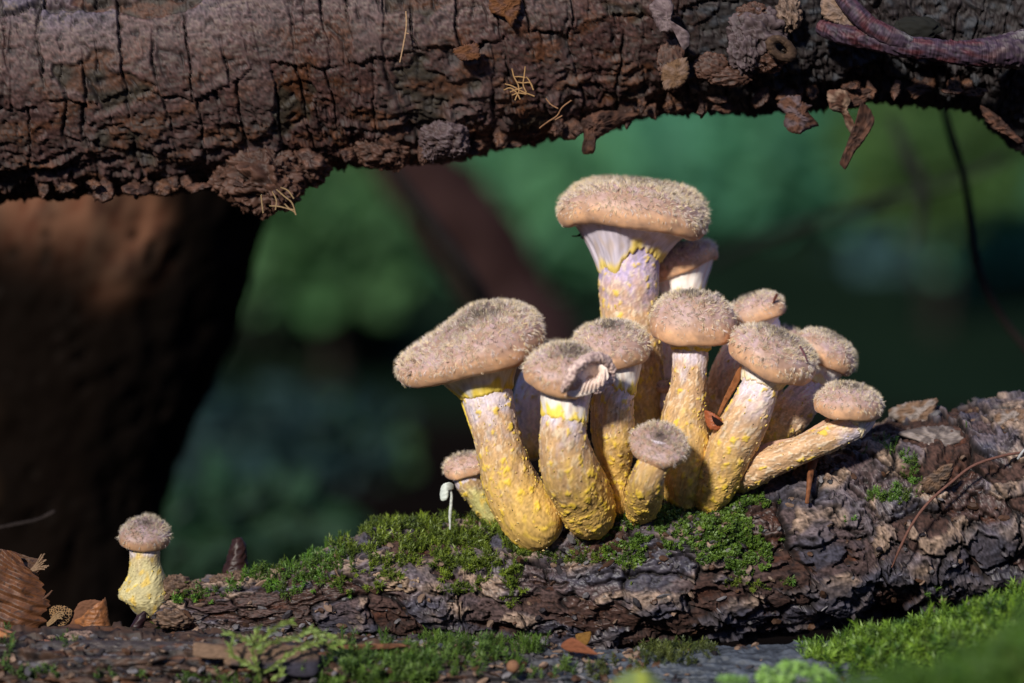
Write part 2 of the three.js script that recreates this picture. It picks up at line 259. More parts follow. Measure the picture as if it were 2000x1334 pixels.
function mushroom(o) {
  const k = o.k, z = o.z, t = thing('mushroom', o.label, 'mushroom', P(...o.stem[o.stem.length - 1].slice(0, 2), z), o.group);
  const R = o.R * kz(z) * 1000, C = P(o.cap[0], o.cap[1], z), ro = (o.roll ?? 0) * Math.PI / 180, pi = (o.pitch ?? 12) * Math.PI / 180;
  const e1 = V(Math.cos(ro), Math.sin(ro), 0), A = V(-Math.sin(ro) * Math.cos(pi), Math.cos(ro) * Math.cos(pi), Math.sin(pi)), e3 = e1.clone().cross(A);
  const dome = o.dome ?? .42, th = o.thick ?? .26, flat = o.flat ?? .8;
  const prof = [[0, dome * (1 - (o.dip ?? 0))], [.22, dome * .985], [.46, dome * (.78 + .16 * flat)], [.68, dome * (.5 + .32 * flat)], [.86, dome * (.22 + .34 * flat)], [.965, dome * .24], [1.0, -.03], [.995, -th * .5], [.955, -th * .86], [.88, -th * 1.02], [.79, -th * .9], [.5, -th * .6], [.15, -th * .45]];
  const lobes = o.lobes ?? [[2, .03, k], [3, .03, 2 * k]], drops = o.drops ?? [[2, .04, k], [5, .025, 3 * k]];
  const capAt = (s, a) => {
    let [r, h] = cr(prof, s), L = 1, dr = 0; for (const [n, m, f] of lobes) L += m * Math.cos(n * a + f); for (const [n, m, f] of drops) dr += m * Math.cos(n * a + f);
    const w = Math.min(1, r * r); L += .022 * fbm(Math.cos(a) * 2.2, Math.sin(a) * 2.2, k * 3.3, 3); h += dr * w;
    if (o.tear) { const da = Math.atan2(Math.sin(a - o.tear[0]), Math.cos(a - o.tear[0])), q = ss(o.tear[1], o.tear[1] * .45, Math.abs(da) + .08 * noise(a * 9, k, 1)) * ss(.4, .62, s); r *= 1 - .36 * q; h += .14 * q; }
    const x = Math.cos(a) * r * L, y = Math.sin(a) * r * L, b = .035 * fbm(x * 1.6 + k, y * 1.6, h * 2, 3) + .010 * noise(x * 9, y * 9, k + h * 9);
    r = r * L * (1 + .5 * b); h += b; if (o.thin && h > -.1) h = -.1 + (h + .1) * (1 - o.thin[1] * ss(-.1, 1, Math.cos(a - o.thin[0])) * Math.min(1, r)); const of = (o.off ?? 0) * (1 - Math.min(1, r * r)) * R / 1000; r *= R / 1000; h *= R / 1000;
    return V(C.x + e1.x * of + e1.x * Math.cos(a) * r + e3.x * Math.sin(a) * r + A.x * h, C.y + e1.y * Math.cos(a) * r + e3.y * Math.sin(a) * r + A.y * h, C.z + e1.z * Math.cos(a) * r + e3.z * Math.sin(a) * r + A.z * h);
  };
  const tone = .9 * (o.tone ?? 1), capCol = (s, a, p) => {
    const x = p.x * 1000, y = p.y * 1000, zz = p.z * 1000, n = fbm(x / 3, y / 3, zz / 3, 3), f = noise(x / .7, y / .7, zz / .7);
    let c = mixc([.15, .105, .088], [.54, .33, .235], ss(.0, .22, s)); c = mixc(c, [.76, .43, .235], ss(.36, .56, s) * (.8 + n)); c = mixc(c, [.74, .60, .44], ss(.70, .76, s));
    c = mixc(c, [.50, .375, .43], clamp(.30 + n * 1.1) * (1 - ss(.34, .54, s)) * ss(.02, .18, s)); return mulc(c, tone * (.95 + .5 * n + .16 * f));
  };
  const cap = part('cap', gridGeo(o.fine ?? 84, o.ring ?? 150, (u, v) => { const a = -Math.PI / 2 + v * 2 * Math.PI, s = u * u * .25 + u * .75, p = capAt(s, a); return [p.x, p.y, p.z, ...capCol(s, a, p)]; }, true), capMat, t);
  // tufted scales, dark in the middle of the cap and straw coloured towards the rim
  reseed(k * 91 + 5);
  const list = [], N = Math.round((o.hair ?? 1) * .2 * o.R * o.R * (o.R < 70 ? 1.25 : 1)), len = (o.len ?? .00155) * (o.R < 70 ? .86 : 1);
  for (let i = 0; i < N; i++) {
    const s = rnd() < .56 ? .34 * Math.sqrt(rnd())   : .34 + .32 * rnd(), a = rr(0, 2 * Math.PI); if (rnd() < .96 * ss(.40, .64, s + .06 * noise(a * 3, k, 4)) ) continue;
    if (o.tear) { const da = Math.atan2(Math.sin(a - o.tear[0]), Math.cos(a - o.tear[0])); if (Math.abs(da) < o.tear[1] * .8 && s > .42) continue; }
    const p = capAt(s, a), q = capAt(s + .01, a), w = capAt(s, a + .02), n = w.clone().sub(p).cross(q.clone().sub(p)).normalize(); if (n.dot(A) < -.5 && s < .5) n.negate();
    const out = q.sub(p).normalize(), cl = noise(p.x * 900, p.y * 900, p.z * 900);
    const up = n.clone().multiplyScalar(1).addScaledVector(out, .1 + 1.3 * ss(.32, .55, s)).add(V(rr(-.4, .4), rr(-.4, .4), rr(-.4, .4)));
    const dk = ss(.27, .05, s + .12 * cl + rr(-.06, .06)); let c = mixc([.90, .74, .42], [.84, .74, .74], rnd() * .9); c = mixc(c, [.085, .062, .05], dk * .93 * ss(-.5, .2, cl + rr(-.2, .5))); if (rnd() < .05) c = [.12, .07, .03];
    list.push([basis(p.addScaledVector(n, -.00012), up, len * rr(.55, 1.15) * (1 - .35 * ss(.45, .6, s)), rr(0, 6.28)), mulc(c, tone * rr(.75, 1.2))]);
  }
  copies('scales', tuftGeo, hairMat, list, cap);
  // stem
  const zs = p => p[3] ?? z, sp = [[o.cap[0] + (o.up ?? [0, 0])[0], o.cap[1] + (o.up ?? [0, 0])[1] - 4, o.stem[0][2] * .95, z], ...o.stem.map(p => [p[0], p[1], p[2], zs(p)])];
  const fl = o.fleck ?? .4, lil = o.lilac ?? .3, och = o.ochre ?? .45, ax = axisOf(sp), TL = ax.total * 1000, gain = o.gain ?? 1, t0 = Math.hypot(sp[0][0] - sp[1][0], sp[0][1] - sp[1][1]) * S / ax.total;
  const stemF = (x, a, r, u) => {
    const w = a * r, q = (u - t0) / (1 - t0), wx = x + .9 * noise(x / 1.4, w / 1.2, k), ww = w + .8 * noise(x / 1.3, w / 1.3, k + 9), v = voro(wx / 2.9, ww / 2.5, k + 50), hs = h2(v.i, v.j, k), e = .38 * (.5 + .7 * h2(v.i, v.j, k + 2)) - v.f1 + .25 * noise(x / .7, w / .7, k);
    const on = hs < fl * (.8 + .6 * ss(0, .5, q)) ? ss(0, .2, e) : 0, fib = noise(ww / .55, x / 5.5, k + 4) * .6 + noise(ww / .28, x / 2.6, k + 7) * .4, pat = fbm(x / 5, w / 3.4, k + 2, 3), fine = noise(x / .55, w / .5, k + 3);
    const flk = ss(.05, .35, noise(ww / 1.0 + 3, wx / 2.2, k + 11) + .25 * fine);
    let c = mixc(o.top ?? [.78, .67, .74], [.55, .335, .175], ss(lil * .25, lil * 1.15, q + .25 * pat)); c = mixc(c, [.78, .64, .46], flk * .6);
    c = mixc(c, o.base ?? [.63, .39, .10], ss(och - .16, och + .30, q + .35 * pat) * .95); c = mixc(c, [.74, .49, .07], ss(och - .2, och + .3, q) * ss(.1, .5, noise(x / 2.5, w / 2, k + 21)) * .8);
    c = mulc(c, gain * (.98 + .72 * fib + .2 * fine + .4 * pat)); c = mixc(c, [.84, .58, .04], on * .8); c = mixc(c, [.78, .76, .72], ss(.965, .99, q) * .7);
    return [.30 * on + .13 * flk + .11 * fib + .5 * pat * (.3 + q) + .07 * fine + .16 * ss(.3, 1, q) * fine, ...c];
  };
  const st = part('stem', tubeGeo(sp, o.nu ?? 190, o.nv ?? 110, stemF, { round1: Math.min(.35, o.stem.at(-1)[2] * S / ax.total * (o.rnd ?? .9)) }), stemMat, t);
  // raised yellow flecks of the torn veil
  const fk = [], n0 = o.nfleck ?? 60; for (let i = 0; i < n0 * 1.6; i++) {
    const u = mix(t0 + .06, .96, Math.pow(rnd(), .7)), q = ax.at(u), a = rr(-.4, 3.5), d = q.A.clone().multiplyScalar(Math.cos(a)).addScaledVector(q.B, Math.sin(a));
    fk.push([basis(q.p.clone().addScaledVector(d, q.r * .995 + .0001), d.clone().multiplyScalar(.55).addScaledVector(q.T, -.8).add(V(rr(-.4, .4), rr(-.3, .3), 0)), i < n0 ? rr(.00022, .0006) * (o.fs ?? 1) : rr(.00010, .00028), rr(0, 6)), i < n0 ? mixc([.74, .55, .07], [.68, .50, .22], rnd()) : [.035, .022, .015]]);
  }
  copies('veil_flecks', fleckGeo, stemMat, fk, st);
  // veil from the cap rim down to the ring line
  if (o.veil) {
    const [vr, down, jag] = o.veil, u1 = t0 + down * S / ax.total, q1 = ax.at(u1), hv = -th * .8;
    part('veil', gridGeo(22, 160, (w, v) => {
      const a = -Math.PI / 2 + v * 2 * Math.PI, d = e1.clone().multiplyScalar(Math.cos(a)).addScaledVector(e3, Math.sin(a)), d1 = d.clone().addScaledVector(q1.T, -d.dot(q1.T)).normalize();
      let L = 1; for (const [n, m, f] of lobes) L += m * Math.cos(n * a + f); let dr = 0; for (const [n, m, f] of drops) dr += m * Math.cos(n * a + f);
      const p0 = C.clone().addScaledVector(d, vr * R * L / 1000).addScaledVector(A, (hv + dr * vr * vr) * R / 1000), jg = jag * (fbm(a * 2.2, k, 3, 3) + .35 * noise(a * 9, k, 6)) + (o.fall ? 24 * ss(.2, .9, Math.cos(a - 2.7)) - 22 * Math.exp(-(((a - 1.25) / .55) ** 2)) : 0), uu = ax.at(u1 + jg * S / ax.total);
      const p2 = uu.p.clone().addScaledVector(d1, uu.r * 1.0 + (w > .97 ? .0000 : .0004)), pc = p2.clone().lerp(p0, .32).addScaledVector(uu.T, -(p2.distanceTo(p0)) * .22);
      const b = 1 - w, p = p0.multiplyScalar(b * b).addScaledVector(pc, 2 * w * b).addScaledVector(p2, w * w), n = noise(a * 11, w * 3, k) * .45 + noise(a * 40, w * 2.2, k) * .55, y = ss(.58, .92, w + .45 * noise(a * 3, w * 2, k + 3) * 1.0) * (o.yel ?? .9);
      const pp = p.addScaledVector(d1, .00006 * n + .0007 * fbm(a * 1.3, w * 2, k + 40, 2) + (w > .8 ? .0003 * noise(a * 9, w * 5, k + 8) : 0));
      return [pp.x, pp.y, pp.z, ...mulc(mixc(mixc(o.vcol ?? [.80, .73, .66], [.62, .48, .40], .7 * ss(.0, .35, noise(a * 5, w * 2.5, k + 13))), [.88, .64, .04], y), gain * (1 + .4 * n))];
    }), veilMat, t);
  }
  return { t, cap, capAt, A, e1, e3, C, R };
}
const GR = undefined;
const SH = [
  { k: 1, z: .006, cap: [930, 668], R: 138, roll: 12, pitch: 18, thin: [3.14, .62], off: .16, dome: .47, thick: .25, flat: .78, lobes: [[1, -.07, 0], [2, .055, 0], [3, -.05, 0], [4, .025, 0]], drops: [[1, .07, 0], [2, -.05, .3], [3, .03, .4]], stem: [[947, 752, 50], [966, 830, 46], [983, 900, 48], [1008, 965, 57, .005], [1048, 1016, 62, .004], [1092, 1042, 44, .002]], veil: [.72, 18, 8], fleck: .34, lilac: .25, ochre: .42, nfleck: 110, label: 'big broad capped mushroom at the left of the cluster, stem curving right at its foot' },
  { k: 2, z: .024, cap: [1108, 722], R: 84, roll: -8, pitch: 24, dome: .50, thick: .34, tear: [.62, .62], stem: [[1108, 778, 42], [1100, 844, 45], [1112, 915, 56, .020], [1138, 968, 57, .013], [1152, 1008, 50, .008], [1156, 1030, 30, .003]], veil: [.62, 38, 12], fleck: .42, lilac: .2, ochre: .35, nfleck: 110, label: 'mushroom with a torn cap edge showing pale gills, left front of the cluster' },
  { k: 3, z: .012, cap: [1192, 672], R: 78, roll: 1, pitch: 18, dome: .52, thick: .34, drops: [[1, .0, 0], [2, .05, 1.2], [5, .03, 2]], stem: [[1213, 715, 34], [1197, 780, 40], [1198, 850, 42, .010], [1203, 920, 28, .007], [1208, 990, 17, .005], [1209, 1030, 14, -.002]], veil: [.8, 44, 20], fleck: .45, lilac: .25, ochre: .3, nfleck: 70, label: 'mushroom with a yellow flared veil, just right of the torn capped one' },
  { k: 4, z: -.014, cap: [1240, 410], R: 146, roll: -5, pitch: 6, dome: .40, thick: .23, flat: .85, lobes: [[2, .02, 1], [3, .03, 4]], drops: [[2, .03, 2.2], [3, .05, 1.2], [5, .03, 1]], stem: [[1232, 455, 74], [1230, 500, 60], [1228, 560, 58], [1229, 612, 55], [1240, 700, 54, -.013], [1254, 800, 46, -.012], [1262, 900, 36, -.010]], veil: [.80, 56, 24], fall: 1, yel: .8, top: [.58, .47, .70], vcol: [.70, .62, .70], fleck: .36, lilac: .34, ochre: .62, nfleck: 46, fs: 1.6, label: 'tallest mushroom, broad pale cap and thick lilac white stem with yellow scraps' },
  { k: 5, z: -.026, tone: 1.35, gain: 1.4, cap: [1330, 508], R: 74, roll: 20, pitch: 2, dome: .42, thick: .3, stem: [[1334, 556, 37], [1328, 620, 36], [1312, 740, 26], [1305, 860, 22, -.018]], veil: [.84, 38, 6], fleck: .1, lilac: .9, ochre: .9, nfleck: 20, label: 'mushroom half hidden behind the right side of the tallest one' },
  { k: 6, z: .004, cap: [1352, 630], R: 82, roll: -3, pitch: 10, dome: .74, thick: .40, flat: .8, stem: [[1349, 674, 35], [1345, 745, 34], [1336, 816, 43], [1342, 880, 44, .004], [1332, 935, 42, .003], [1334, 972, 34, .000], [1336, 1000, 22, -.004]], veil: [.66, 10, 8], fleck: .3, lilac: .16, ochre: .38, nfleck: 70, label: 'upright mushroom with a rounded cap in the middle right, in front of the tallest' },
  { k: 7, z: .011, cap: [1510, 692], R: 88, roll: -21, pitch: 15, dome: .52, thick: .34, stem: [[1496, 722, 34], [1481, 764, 37], [1459, 816, 44], [1431, 868, 46, .009], [1410, 919, 43, .006], [1392, 958, 40, .003], [1384, 996, 28, -.002]], veil: [.66, 30, 14], yel: .35, fleck: .26, lilac: .3, ochre: .5, nfleck: 60, label: 'leaning mushroom with a cap sloping down right, second upright one on the right' },
  { k: 8, z: -.014, gain: 1.45, cap: [1474, 612], R: 64, roll: 24, pitch: -2, dome: .56, thick: .34, stem: [[1498, 640, 26], [1446, 676, 27], [1413, 730, 25], [1395, 800, 22], [1390, 860, 18, -.008]], veil: [.75, 26, 6], fleck: .1, lilac: .5, ochre: .7, nfleck: 16, label: 'small cap with a red brown bit on it, tilted up behind two front mushrooms' },
  { k: 9, z: -.006, gain: 1.35, cap: [1612, 684], R: 67, roll: -26, pitch: 10, dome: .50, thick: .34, stem: [[1606, 712, 27], [1588, 750, 32], [1555, 796, 38], [1520, 838, 36, -.005], [1488, 876, 26, -.003]], veil: [.8, 38, 10], yel: .5, fleck: .16, lilac: .55, ochre: .7, nfleck: 30, label: 'mushroom leaning right with the cap second from the right end' },
  { k: 10, z: .010, cap: [1658, 786], R: 69, roll: -6, pitch: 12, dome: .50, thick: .34, up: [14, 10], stem: [[1684, 816, 26], [1640, 845, 27], [1570, 876, 27], [1500, 906, 30, .008], [1462, 928, 28, .004], [1440, 950, 20, -.002]], veil: [.7, 22, 8], yel: .3, fleck: .12, lilac: .2, ochre: .95, nfleck: 50, fs: .7, label: 'lowest right mushroom on a stem lying almost flat over the log' },
  { k: 11, z: .026, tone: .88, cap: [1289, 866], R: 57, roll: -6, pitch: 42, dome: .34, thick: .3, hair: 1.15, stem: [[1281, 895, 29], [1266, 930, 32, .026], [1259, 968, 36, .018], [1252, 995, 30, .010], [1250, 1015, 20, .004]], fleck: .3, lilac: .02, ochre: .1, gain: .9, nfleck: 90, fs: .7, label: 'short young mushroom in front with its round fuzzy cap tilted forwards' },
  { k: 12, z: -.010, cap: [908, 912], R: 42, roll: 12, pitch: 8, dome: .62, thick: .34, stem: [[914, 938, 26], [936, 972, 24], [966, 1010, 24], [996, 1048, 20]], fleck: .15, lilac: .02, ochre: .1, base: [.50, .46, .16], gain: .8, nfleck: 16, tone: 1.1, label: 'small cap low at the left, peeping out behind the curved stem' },
  { k: 13, z: -.024, gain: 1.3, cap: [1082, 690], R: 46, roll: 0, pitch: 8, dome: .5, thick: .3, stem: [[1062, 720, 34], [1040, 770, 36], [1032, 830, 32], [1040, 900, 30]], fleck: .2, lilac: .8, ochre: .8, nfleck: 20, label: 'dim pale mushroom standing behind between the two left front stems' },
  { k: 14, z: -.008, cap: [1300, 757], R: 20, roll: 0, pitch: 8, dome: .8, thick: .4, stem: [[1300, 780, 11], [1299, 830, 11], [1298, 880, 11]], fleck: 0, lilac: .2, ochre: .8, nfleck: 4, nu: 60, nv: 40, label: 'tiny lilac button cap peeping out between the middle stems' },
  { k: 15, z: -.002, cap: [283, 1042], R: 51, roll: -2, pitch: 24, dome: .46, thick: .34, stem: [[283, 1074, 29], [283, 1104, 30], [285, 1132, 38], [282, 1162, 49], [277, 1186, 46], [268, 1200, 34]], fleck: .12, lilac: .1, ochre: .0, base: [.58, .50, .24], gain: .85, tone: .72, nfleck: 24, fs: .8, label: 'lone small mushroom with a swollen foot at the far left end of the log' },
  { k: 16, z: -.020, cap: [1540, 655], R: 28, roll: -20, pitch: 0, dome: .6, thick: .4, stem: [[1536, 676, 16], [1516, 740, 17], [1496, 820, 17], [1486, 880, 16]], fleck: .05, lilac: .2, ochre: .9, nfleck: 6, nu: 80, nv: 50, label: 'pinkish brown cap almost hidden behind the cap second from the right end' },
];
const shrooms = SH.map(mushroom);

// ---------------------------------------------------------------- the wood behind
const soil = (x, z) => -.004 + .012 * fbm(x * 6, z * 6, 4, 3) * ss(.05, .6, Math.hypot(x, z)) + .9 * ss(2.5, 9, -z) + 3.2 * ss(6, 26, -z);
part('ground', gridGeo(110, 120, (u, v) => { const a = v * 2 * Math.PI, r = .004 + 160 * Math.pow(u, 5), x = Math.cos(a) * r, z = Math.sin(a) * r, n = fbm(x * 14, z * 14, 9, 4); return [x, soil(x, z), z, ...mulc(z < -3 ? [.008, .016, .009] : [.007, .005, .004], 1 + 1.2 * n)]; }), M(1, { specularIntensity: 0 }), null, { kind: 'structure' });
const leafGeo = (() => { const p = [], c = [], idx = []; const n = 6; for (let i = 0; i <= n; i++) { const t = i / n, w = .36 * Math.sin(Math.PI * Math.pow(t, .8)), y = t, z = .25 * t * t; p.push(-w, y, z + w * .3, 0, y, z, w, y, z + w * .3); c.push(1, 1, 1, 1, 1, 1, 1, 1, 1); if (i < n) { const a = 3 * i; idx.push(a, a + 1, a + 3, a + 1, a + 4, a + 3, a + 1, a + 2, a + 4, a + 2, a + 5, a + 4); } } return geom(p, idx, c); })();
const leafMat = M(.8, { specularIntensity: .3, transmission: .45, thickness: 0 });
function shrub(name, label, category, px, py, z, rx, ry, col, size, n, k) {
  reseed(k); const c = P(px, py, z), q = kz(z), gy = soil(c.x, z), t = thing(name, label, category, V(c.x, gy, z)), list = [];
  for (let i = 0; i < 5; i++) { const e = V(c.x + rr(-.7, .7) * rx * q, c.y + rr(-.3, .7) * ry * q, z + rr(-.5, .5) * rx * q), m = V((c.x + e.x) / 2 + rr(-.02, .02), (gy + e.y) / 2, (z + e.z) / 2); part('stem', new THREE.TubeGeometry(new THREE.CatmullRomCurve3([V(c.x + rr(-.02, .02), gy - .01, z + rr(-.02, .02)), m, e]), 12, size * .035, 5), M(.8, { color: 0x2a1c12, vertexColors: false }), t); }
  for (let i = 0; i < n; i++) {
    const d = V(rr(-1, 1), rr(-1, 1), rr(-1, 1)); if (d.lengthSq() > 1.1) { i--; continue; }
    const p = V(c.x + d.x * rx * q, c.y + d.y * ry * q, z + d.z * Math.min(rx, ry) * q); if (p.y < gy + .004) p.y = gy + rr(.004, .02);
    const sh = .85 + .3 * rnd();
    list.push([basis(p, V(rr(-1, 1), rr(-.7, .6), rr(-.2, 1)), size * rr(.6, 1.25), rr(0, 6.3)), [col[0] * sh * rr(.9, 1.12), col[1] * sh, col[2] * sh * rr(.9, 1.1)]]);
  }
  copies('foliage', leafGeo, leafMat, list, t); return t;
}
const BG = [
  ['green bush behind the hanging burr of the upper log', 650, 420, -3.4, 190, 160, [.095, .23, .085], .06, 900],
  ['bush in soft green left of the tallest cap', 1020, 390, -4.6, 190, 200, [.125, .34, .165], .07, 900],
  ['teal bush right above the tallest cap', 1400, 270, -5.2, 260, 170, [.115, .36, .21], .08, 900],
  ['dark green bush to the right of the tallest cap', 1560, 470, -5.6, 230, 110, [.045, .15, .075], .08, 700],
  ['yellowish green bush under the right end of the upper log', 1830, 270, -4.0, 180, 160, [.085, .180, .045], .06, 900],
  ['teal bush at the right edge below the bent twig', 1990, 470, -4.6, 130, 170, [.10, .30, .18], .06, 700],
  ['bluish bush behind the rightmost caps', 1850, 590, -4.8, 190, 90, [.07, .16, .18], .07, 500],
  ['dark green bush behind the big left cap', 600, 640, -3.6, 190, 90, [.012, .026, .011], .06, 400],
];
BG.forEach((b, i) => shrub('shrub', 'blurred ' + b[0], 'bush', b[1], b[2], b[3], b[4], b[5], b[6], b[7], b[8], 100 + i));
shrub('leafy_plant', 'blurred low plant with bluish green leaves behind the dark wooden peg', 'plant', 560, 900, -1.4, 210, 120, [.026, .068, .066], .035, 500, 140);
shrub('leafy_plant', 'blurred low plant with mid green leaves just above the mossy log at left', 'plant', 500, 1060, -.56, 190, 110, [.022, .068, .032], .022, 420, 141);
shrub('leafy_plant', 'blurred pale green leaf spray at the right of the bluish low plant', 'plant', 690, 880, -1.4, 80, 40, [.07, .16, .055], .03, 160, 142);
shrub('wood_edge', 'dark mass of woodland undergrowth far behind everything', 'undergrowth', 1000, 420, -7, 1500, 320, [.016, .030, .016], .16, 2600, 150).userData.kind = 'stuff';

function simpleTube(name, label, cat, pts, colour, o = {}) {           // one plain thing that is a rough tube
  const t = o.parent ?? thing(name, label, cat, P(pts[0][0], pts[0][1], pts[0][3]));
  const g = tubeGeo(pts, o.nu ?? 60, o.nv ?? 14, (x, a, r, u) => { const w = a * r, n = fbm(x / (o.fx ?? 2), w / (o.fw ?? 1), o.k ?? 1, 3); return [r * (o.amp ?? .25) * n, ...(typeof colour === 'function' ? colour(x, w, u, n) : mulc(colour, 1 + 1.3 * n))]; }, { round0: .02, round1: .02 });
  part(o.part ?? 'stem', g, o.mat ?? dry, t); return t;
}
// rotten trunk at the left, out of focus
{
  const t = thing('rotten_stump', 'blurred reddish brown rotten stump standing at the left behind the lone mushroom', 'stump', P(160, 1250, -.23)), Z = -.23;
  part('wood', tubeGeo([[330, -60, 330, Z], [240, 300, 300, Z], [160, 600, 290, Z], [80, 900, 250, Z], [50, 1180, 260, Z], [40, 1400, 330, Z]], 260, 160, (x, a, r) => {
    const w = (a - Math.PI / 2) * r, n = fbm(x / 22, w / 13, 3, 4), f = ridge(x / 16, w / 3.2, 5, 3), pit = ss(.30, .46, noise(x / 8 + .3 * w, w / 3.4, 9)) * ss(.0, .3, noise(x / 26, w / 26, 5) + .12), lowShade = ss(84, 122, x + 22 * noise(w / 22, x / 40, 2));
    let c = mixc([.095, .035, .020], [.042, .020, .014], ss(-.15, .3, n)); c = mixc(c, [.13, .075, .045], ss(.2, .5, f) * .4); c = mixc(c, [.0035, .0025, .002], lowShade * .995); c = mixc(c, [.004, .003, .0025], .99 * ss(16, 34, w + 14 * n)); c = mixc(c, [.030, .017, .009], ss(150, 185, x) * ss(0, 20, -w - 6 + 14 * n) * .9); c = mixc(c, [.008, .006, .005], pit);  // shade over the lower half and right side is put into the wood colour
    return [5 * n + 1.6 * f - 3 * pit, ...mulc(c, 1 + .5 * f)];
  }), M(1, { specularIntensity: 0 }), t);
}
simpleTube('fallen_branch', 'blurred thick brown branch slanting down left of the tallest mushroom', 'branch', [[690, 150, 60, -1.0], [800, 310, 74, -1.0], [900, 430, 82, -1.0], [1010, 600, 80, -1.0], [1120, 800, 78, -.9]], [.028, .015, .014], { mat: M(1, { specularIntensity: 0 }), amp: .3, part: 'branch', k: 3, fx: 30, fw: 20 });
simpleTube('twig', 'thin dark twig along the left side of the slanting brown branch', 'twig', [[730, 270, 8, -.24], [800, 375, 13, -.24], [860, 460, 16, -.24], [930, 560, 15, -.24], [990, 700, 12, -.24]], [.010, .007, .006], { k: 5 });
simpleTube('twig', 'long dark twig bending down at the right edge of the view', 'twig', [[1815, 60, 6, -.13], [1838, 190, 7, -.13], [1862, 280, 8, -.13], [1886, 360, 7, -.13], [1908, 520, 8, -.13], [1950, 610, 7, -.13], [2020, 700, 7, -.13]], [.010, .006, .005], { k: 6 });
simpleTube('twig', 'blurred faint twig crossing the bent one at the right', 'twig', [[1980, 300, 7, -.5], [1880, 350, 8, -.5], [1700, 400, 9, -.5], [1480, 470, 9, -.55], [1380, 520, 8, -.6]], [.012, .014, .010], { k: 7 });
simpleTube('twig', 'short blurred dark twig left of the bent one at the right', 'twig', [[1740, 230, 7, -.4], [1775, 310, 14, -.4], [1800, 360, 10, -.4], [1790, 480, 6, -.4]], [.012, .012, .010], { k: 8 });
simpleTube('twig', 'thin dark twig poking in from the left edge above the curled leaf', 'twig', [[-20, 1034, 2.5, -.045], [30, 1024, 3, -.045], [75, 1014, 3, -.045], [108, 998, 4, -.045]], [.02, .014, .012], { k: 9 });

// ---------------------------------------------------------------- pieces of bark hanging from and clinging to the upper log
const barkC = (a, b, k = 1) => (px, py, n) => mulc(mixc(a, b, ss(-.15, .25, noise(px / 17, py / 13, k))), clamp(.8 + 1.1 * n + .6 * noise(px / 3.2, py / 2.2, k), .12, 3));
const DK = [.032, .017, .013], RB = [.068, .032, .021], GY = [.072, .050, .052], TN = [.15, .098, .070];
const gnarl = (name, px, py, z, rx, ry, rz, k, ca, cb, parent, n = 56, amp = .55) => part(name, lumpGeo(P(px, py, z), rx * kz(z), ry * kz(z), rz * kz(z), k, (x, y, zz) => {
  const f = fbm(x * 3.5 + k, y * 3.5, zz * 3.5, 3), r = ridge(x * 1.7 + k + f, y * 1.7 - f, zz * 1.7 + k, 4) * .8 + .35 * noise(x * 3 + k, y * 3, zz * 3), w = noise(x * 8 + 3 * r, y * 8 + 3 * f, zz * 8 + k);
  return [.80 + .75 * amp * r + .22 * f + .05 * w, ...mulc(mixc(ca, cb, clamp(.4 + r + f)), clamp(.75 + 1.1 * f + .8 * r * .6 + .5 * w, .1, 3))];
}, n), damp, parent);
[[520, 345, -.012, 74, 52, 52, 3], [500, 372, -.014, 46, 40, 40, 4], [545, 372, -.010, 36, 34, 36, 5], [455, 352, -.014, 36, 30, 34, 6], [590, 330, -.014, 46, 32, 40, 9], [515, 398, -.012, 22, 24, 22, 12]].forEach(a => gnarl('burr', a[0], a[1], a[2], a[3], a[4], a[5], a[6], DK, RB, upperLog, 64, .85));
[[745, 296, -.014, 52, 34, 40, 21], [772, 312, -.014, 22, 22, 24, 22], [705, 300, -.016, 34, 22, 30, 24], [868, 270, -.008, 48, 34, 40, 25], [890, 288, -.008, 26, 20, 26, 26], [842, 296, -.008, 18, 20, 20, 28], [826, 306, -.008, 9, 16, 10, 23]].forEach(a => gnarl('burr', a[0], a[1], a[2], a[3], a[4], a[5], a[6], a[6] > 24 ? RB : DK, a[6] > 24 ? GY : RB, upperLog));
[[1478, 66, .0, 56, 50, 36, 31, GY], [1455, 100, .002, 32, 40, 26, 32, GY], [1500, 118, .000, 34, 24, 26, 33, RB], [1540, 28, .000, 26, 34, 24, 34, TN], [1470, 30, .000, 34, 24, 24, 36, RB]].forEach(a => gnarl('knot', a[0], a[1], a[2], a[3], a[4], a[5], a[6], DK, a[7], upperLog));
[[1390, 130, .000, 34, 26, 16, 41], [1425, 150, .000, 42, 20, 16, 42], [1310, 120, .001, 26, 40, 10, 43]].forEach(a => gnarl('bark_lump', a[0], a[1], a[2], a[3], a[4], a[5], a[6], DK, RB, upperLog, 40));
{ // ragged bark scales along the underside
  reseed(4242); const ax = axisOf(UPPER);
  for (let i = 0; i < 74; i++) {
    const q = ax.at(rr(.05, .93)), e = q.r * rr(.95, 1.05), c = q.p.clone().addScaledVector(q.A, e), k = kz(-.02), px = 1000 + c.x / k, py = 667 - (c.y - YC) / k, w = rr(8, 30), h = rr(7, 26), out = [];
    for (let j = 0; j < 7; j++) { const t = j / 7 * 6.283, s = rr(.55, 1.25); out.push([px + w * s * Math.cos(t), py + h * s * Math.sin(t) - h * .3]); }
    const tl = rr(-.00010, .00010), z0 = rr(-.022, -.006);
    part('bark_scale', flakeGeo(out, (x, y) => z0 + (x - px) * tl + .00008 * (y - py), rr(.001, .003), barkC(DK, rnd() < .5 ? RB : [.075, .035, .02], i), { seed: i * 3.7, jag: 2.4, rough: 1.3, n: 44, m: 8 }), damp, upperLog);
  }
}
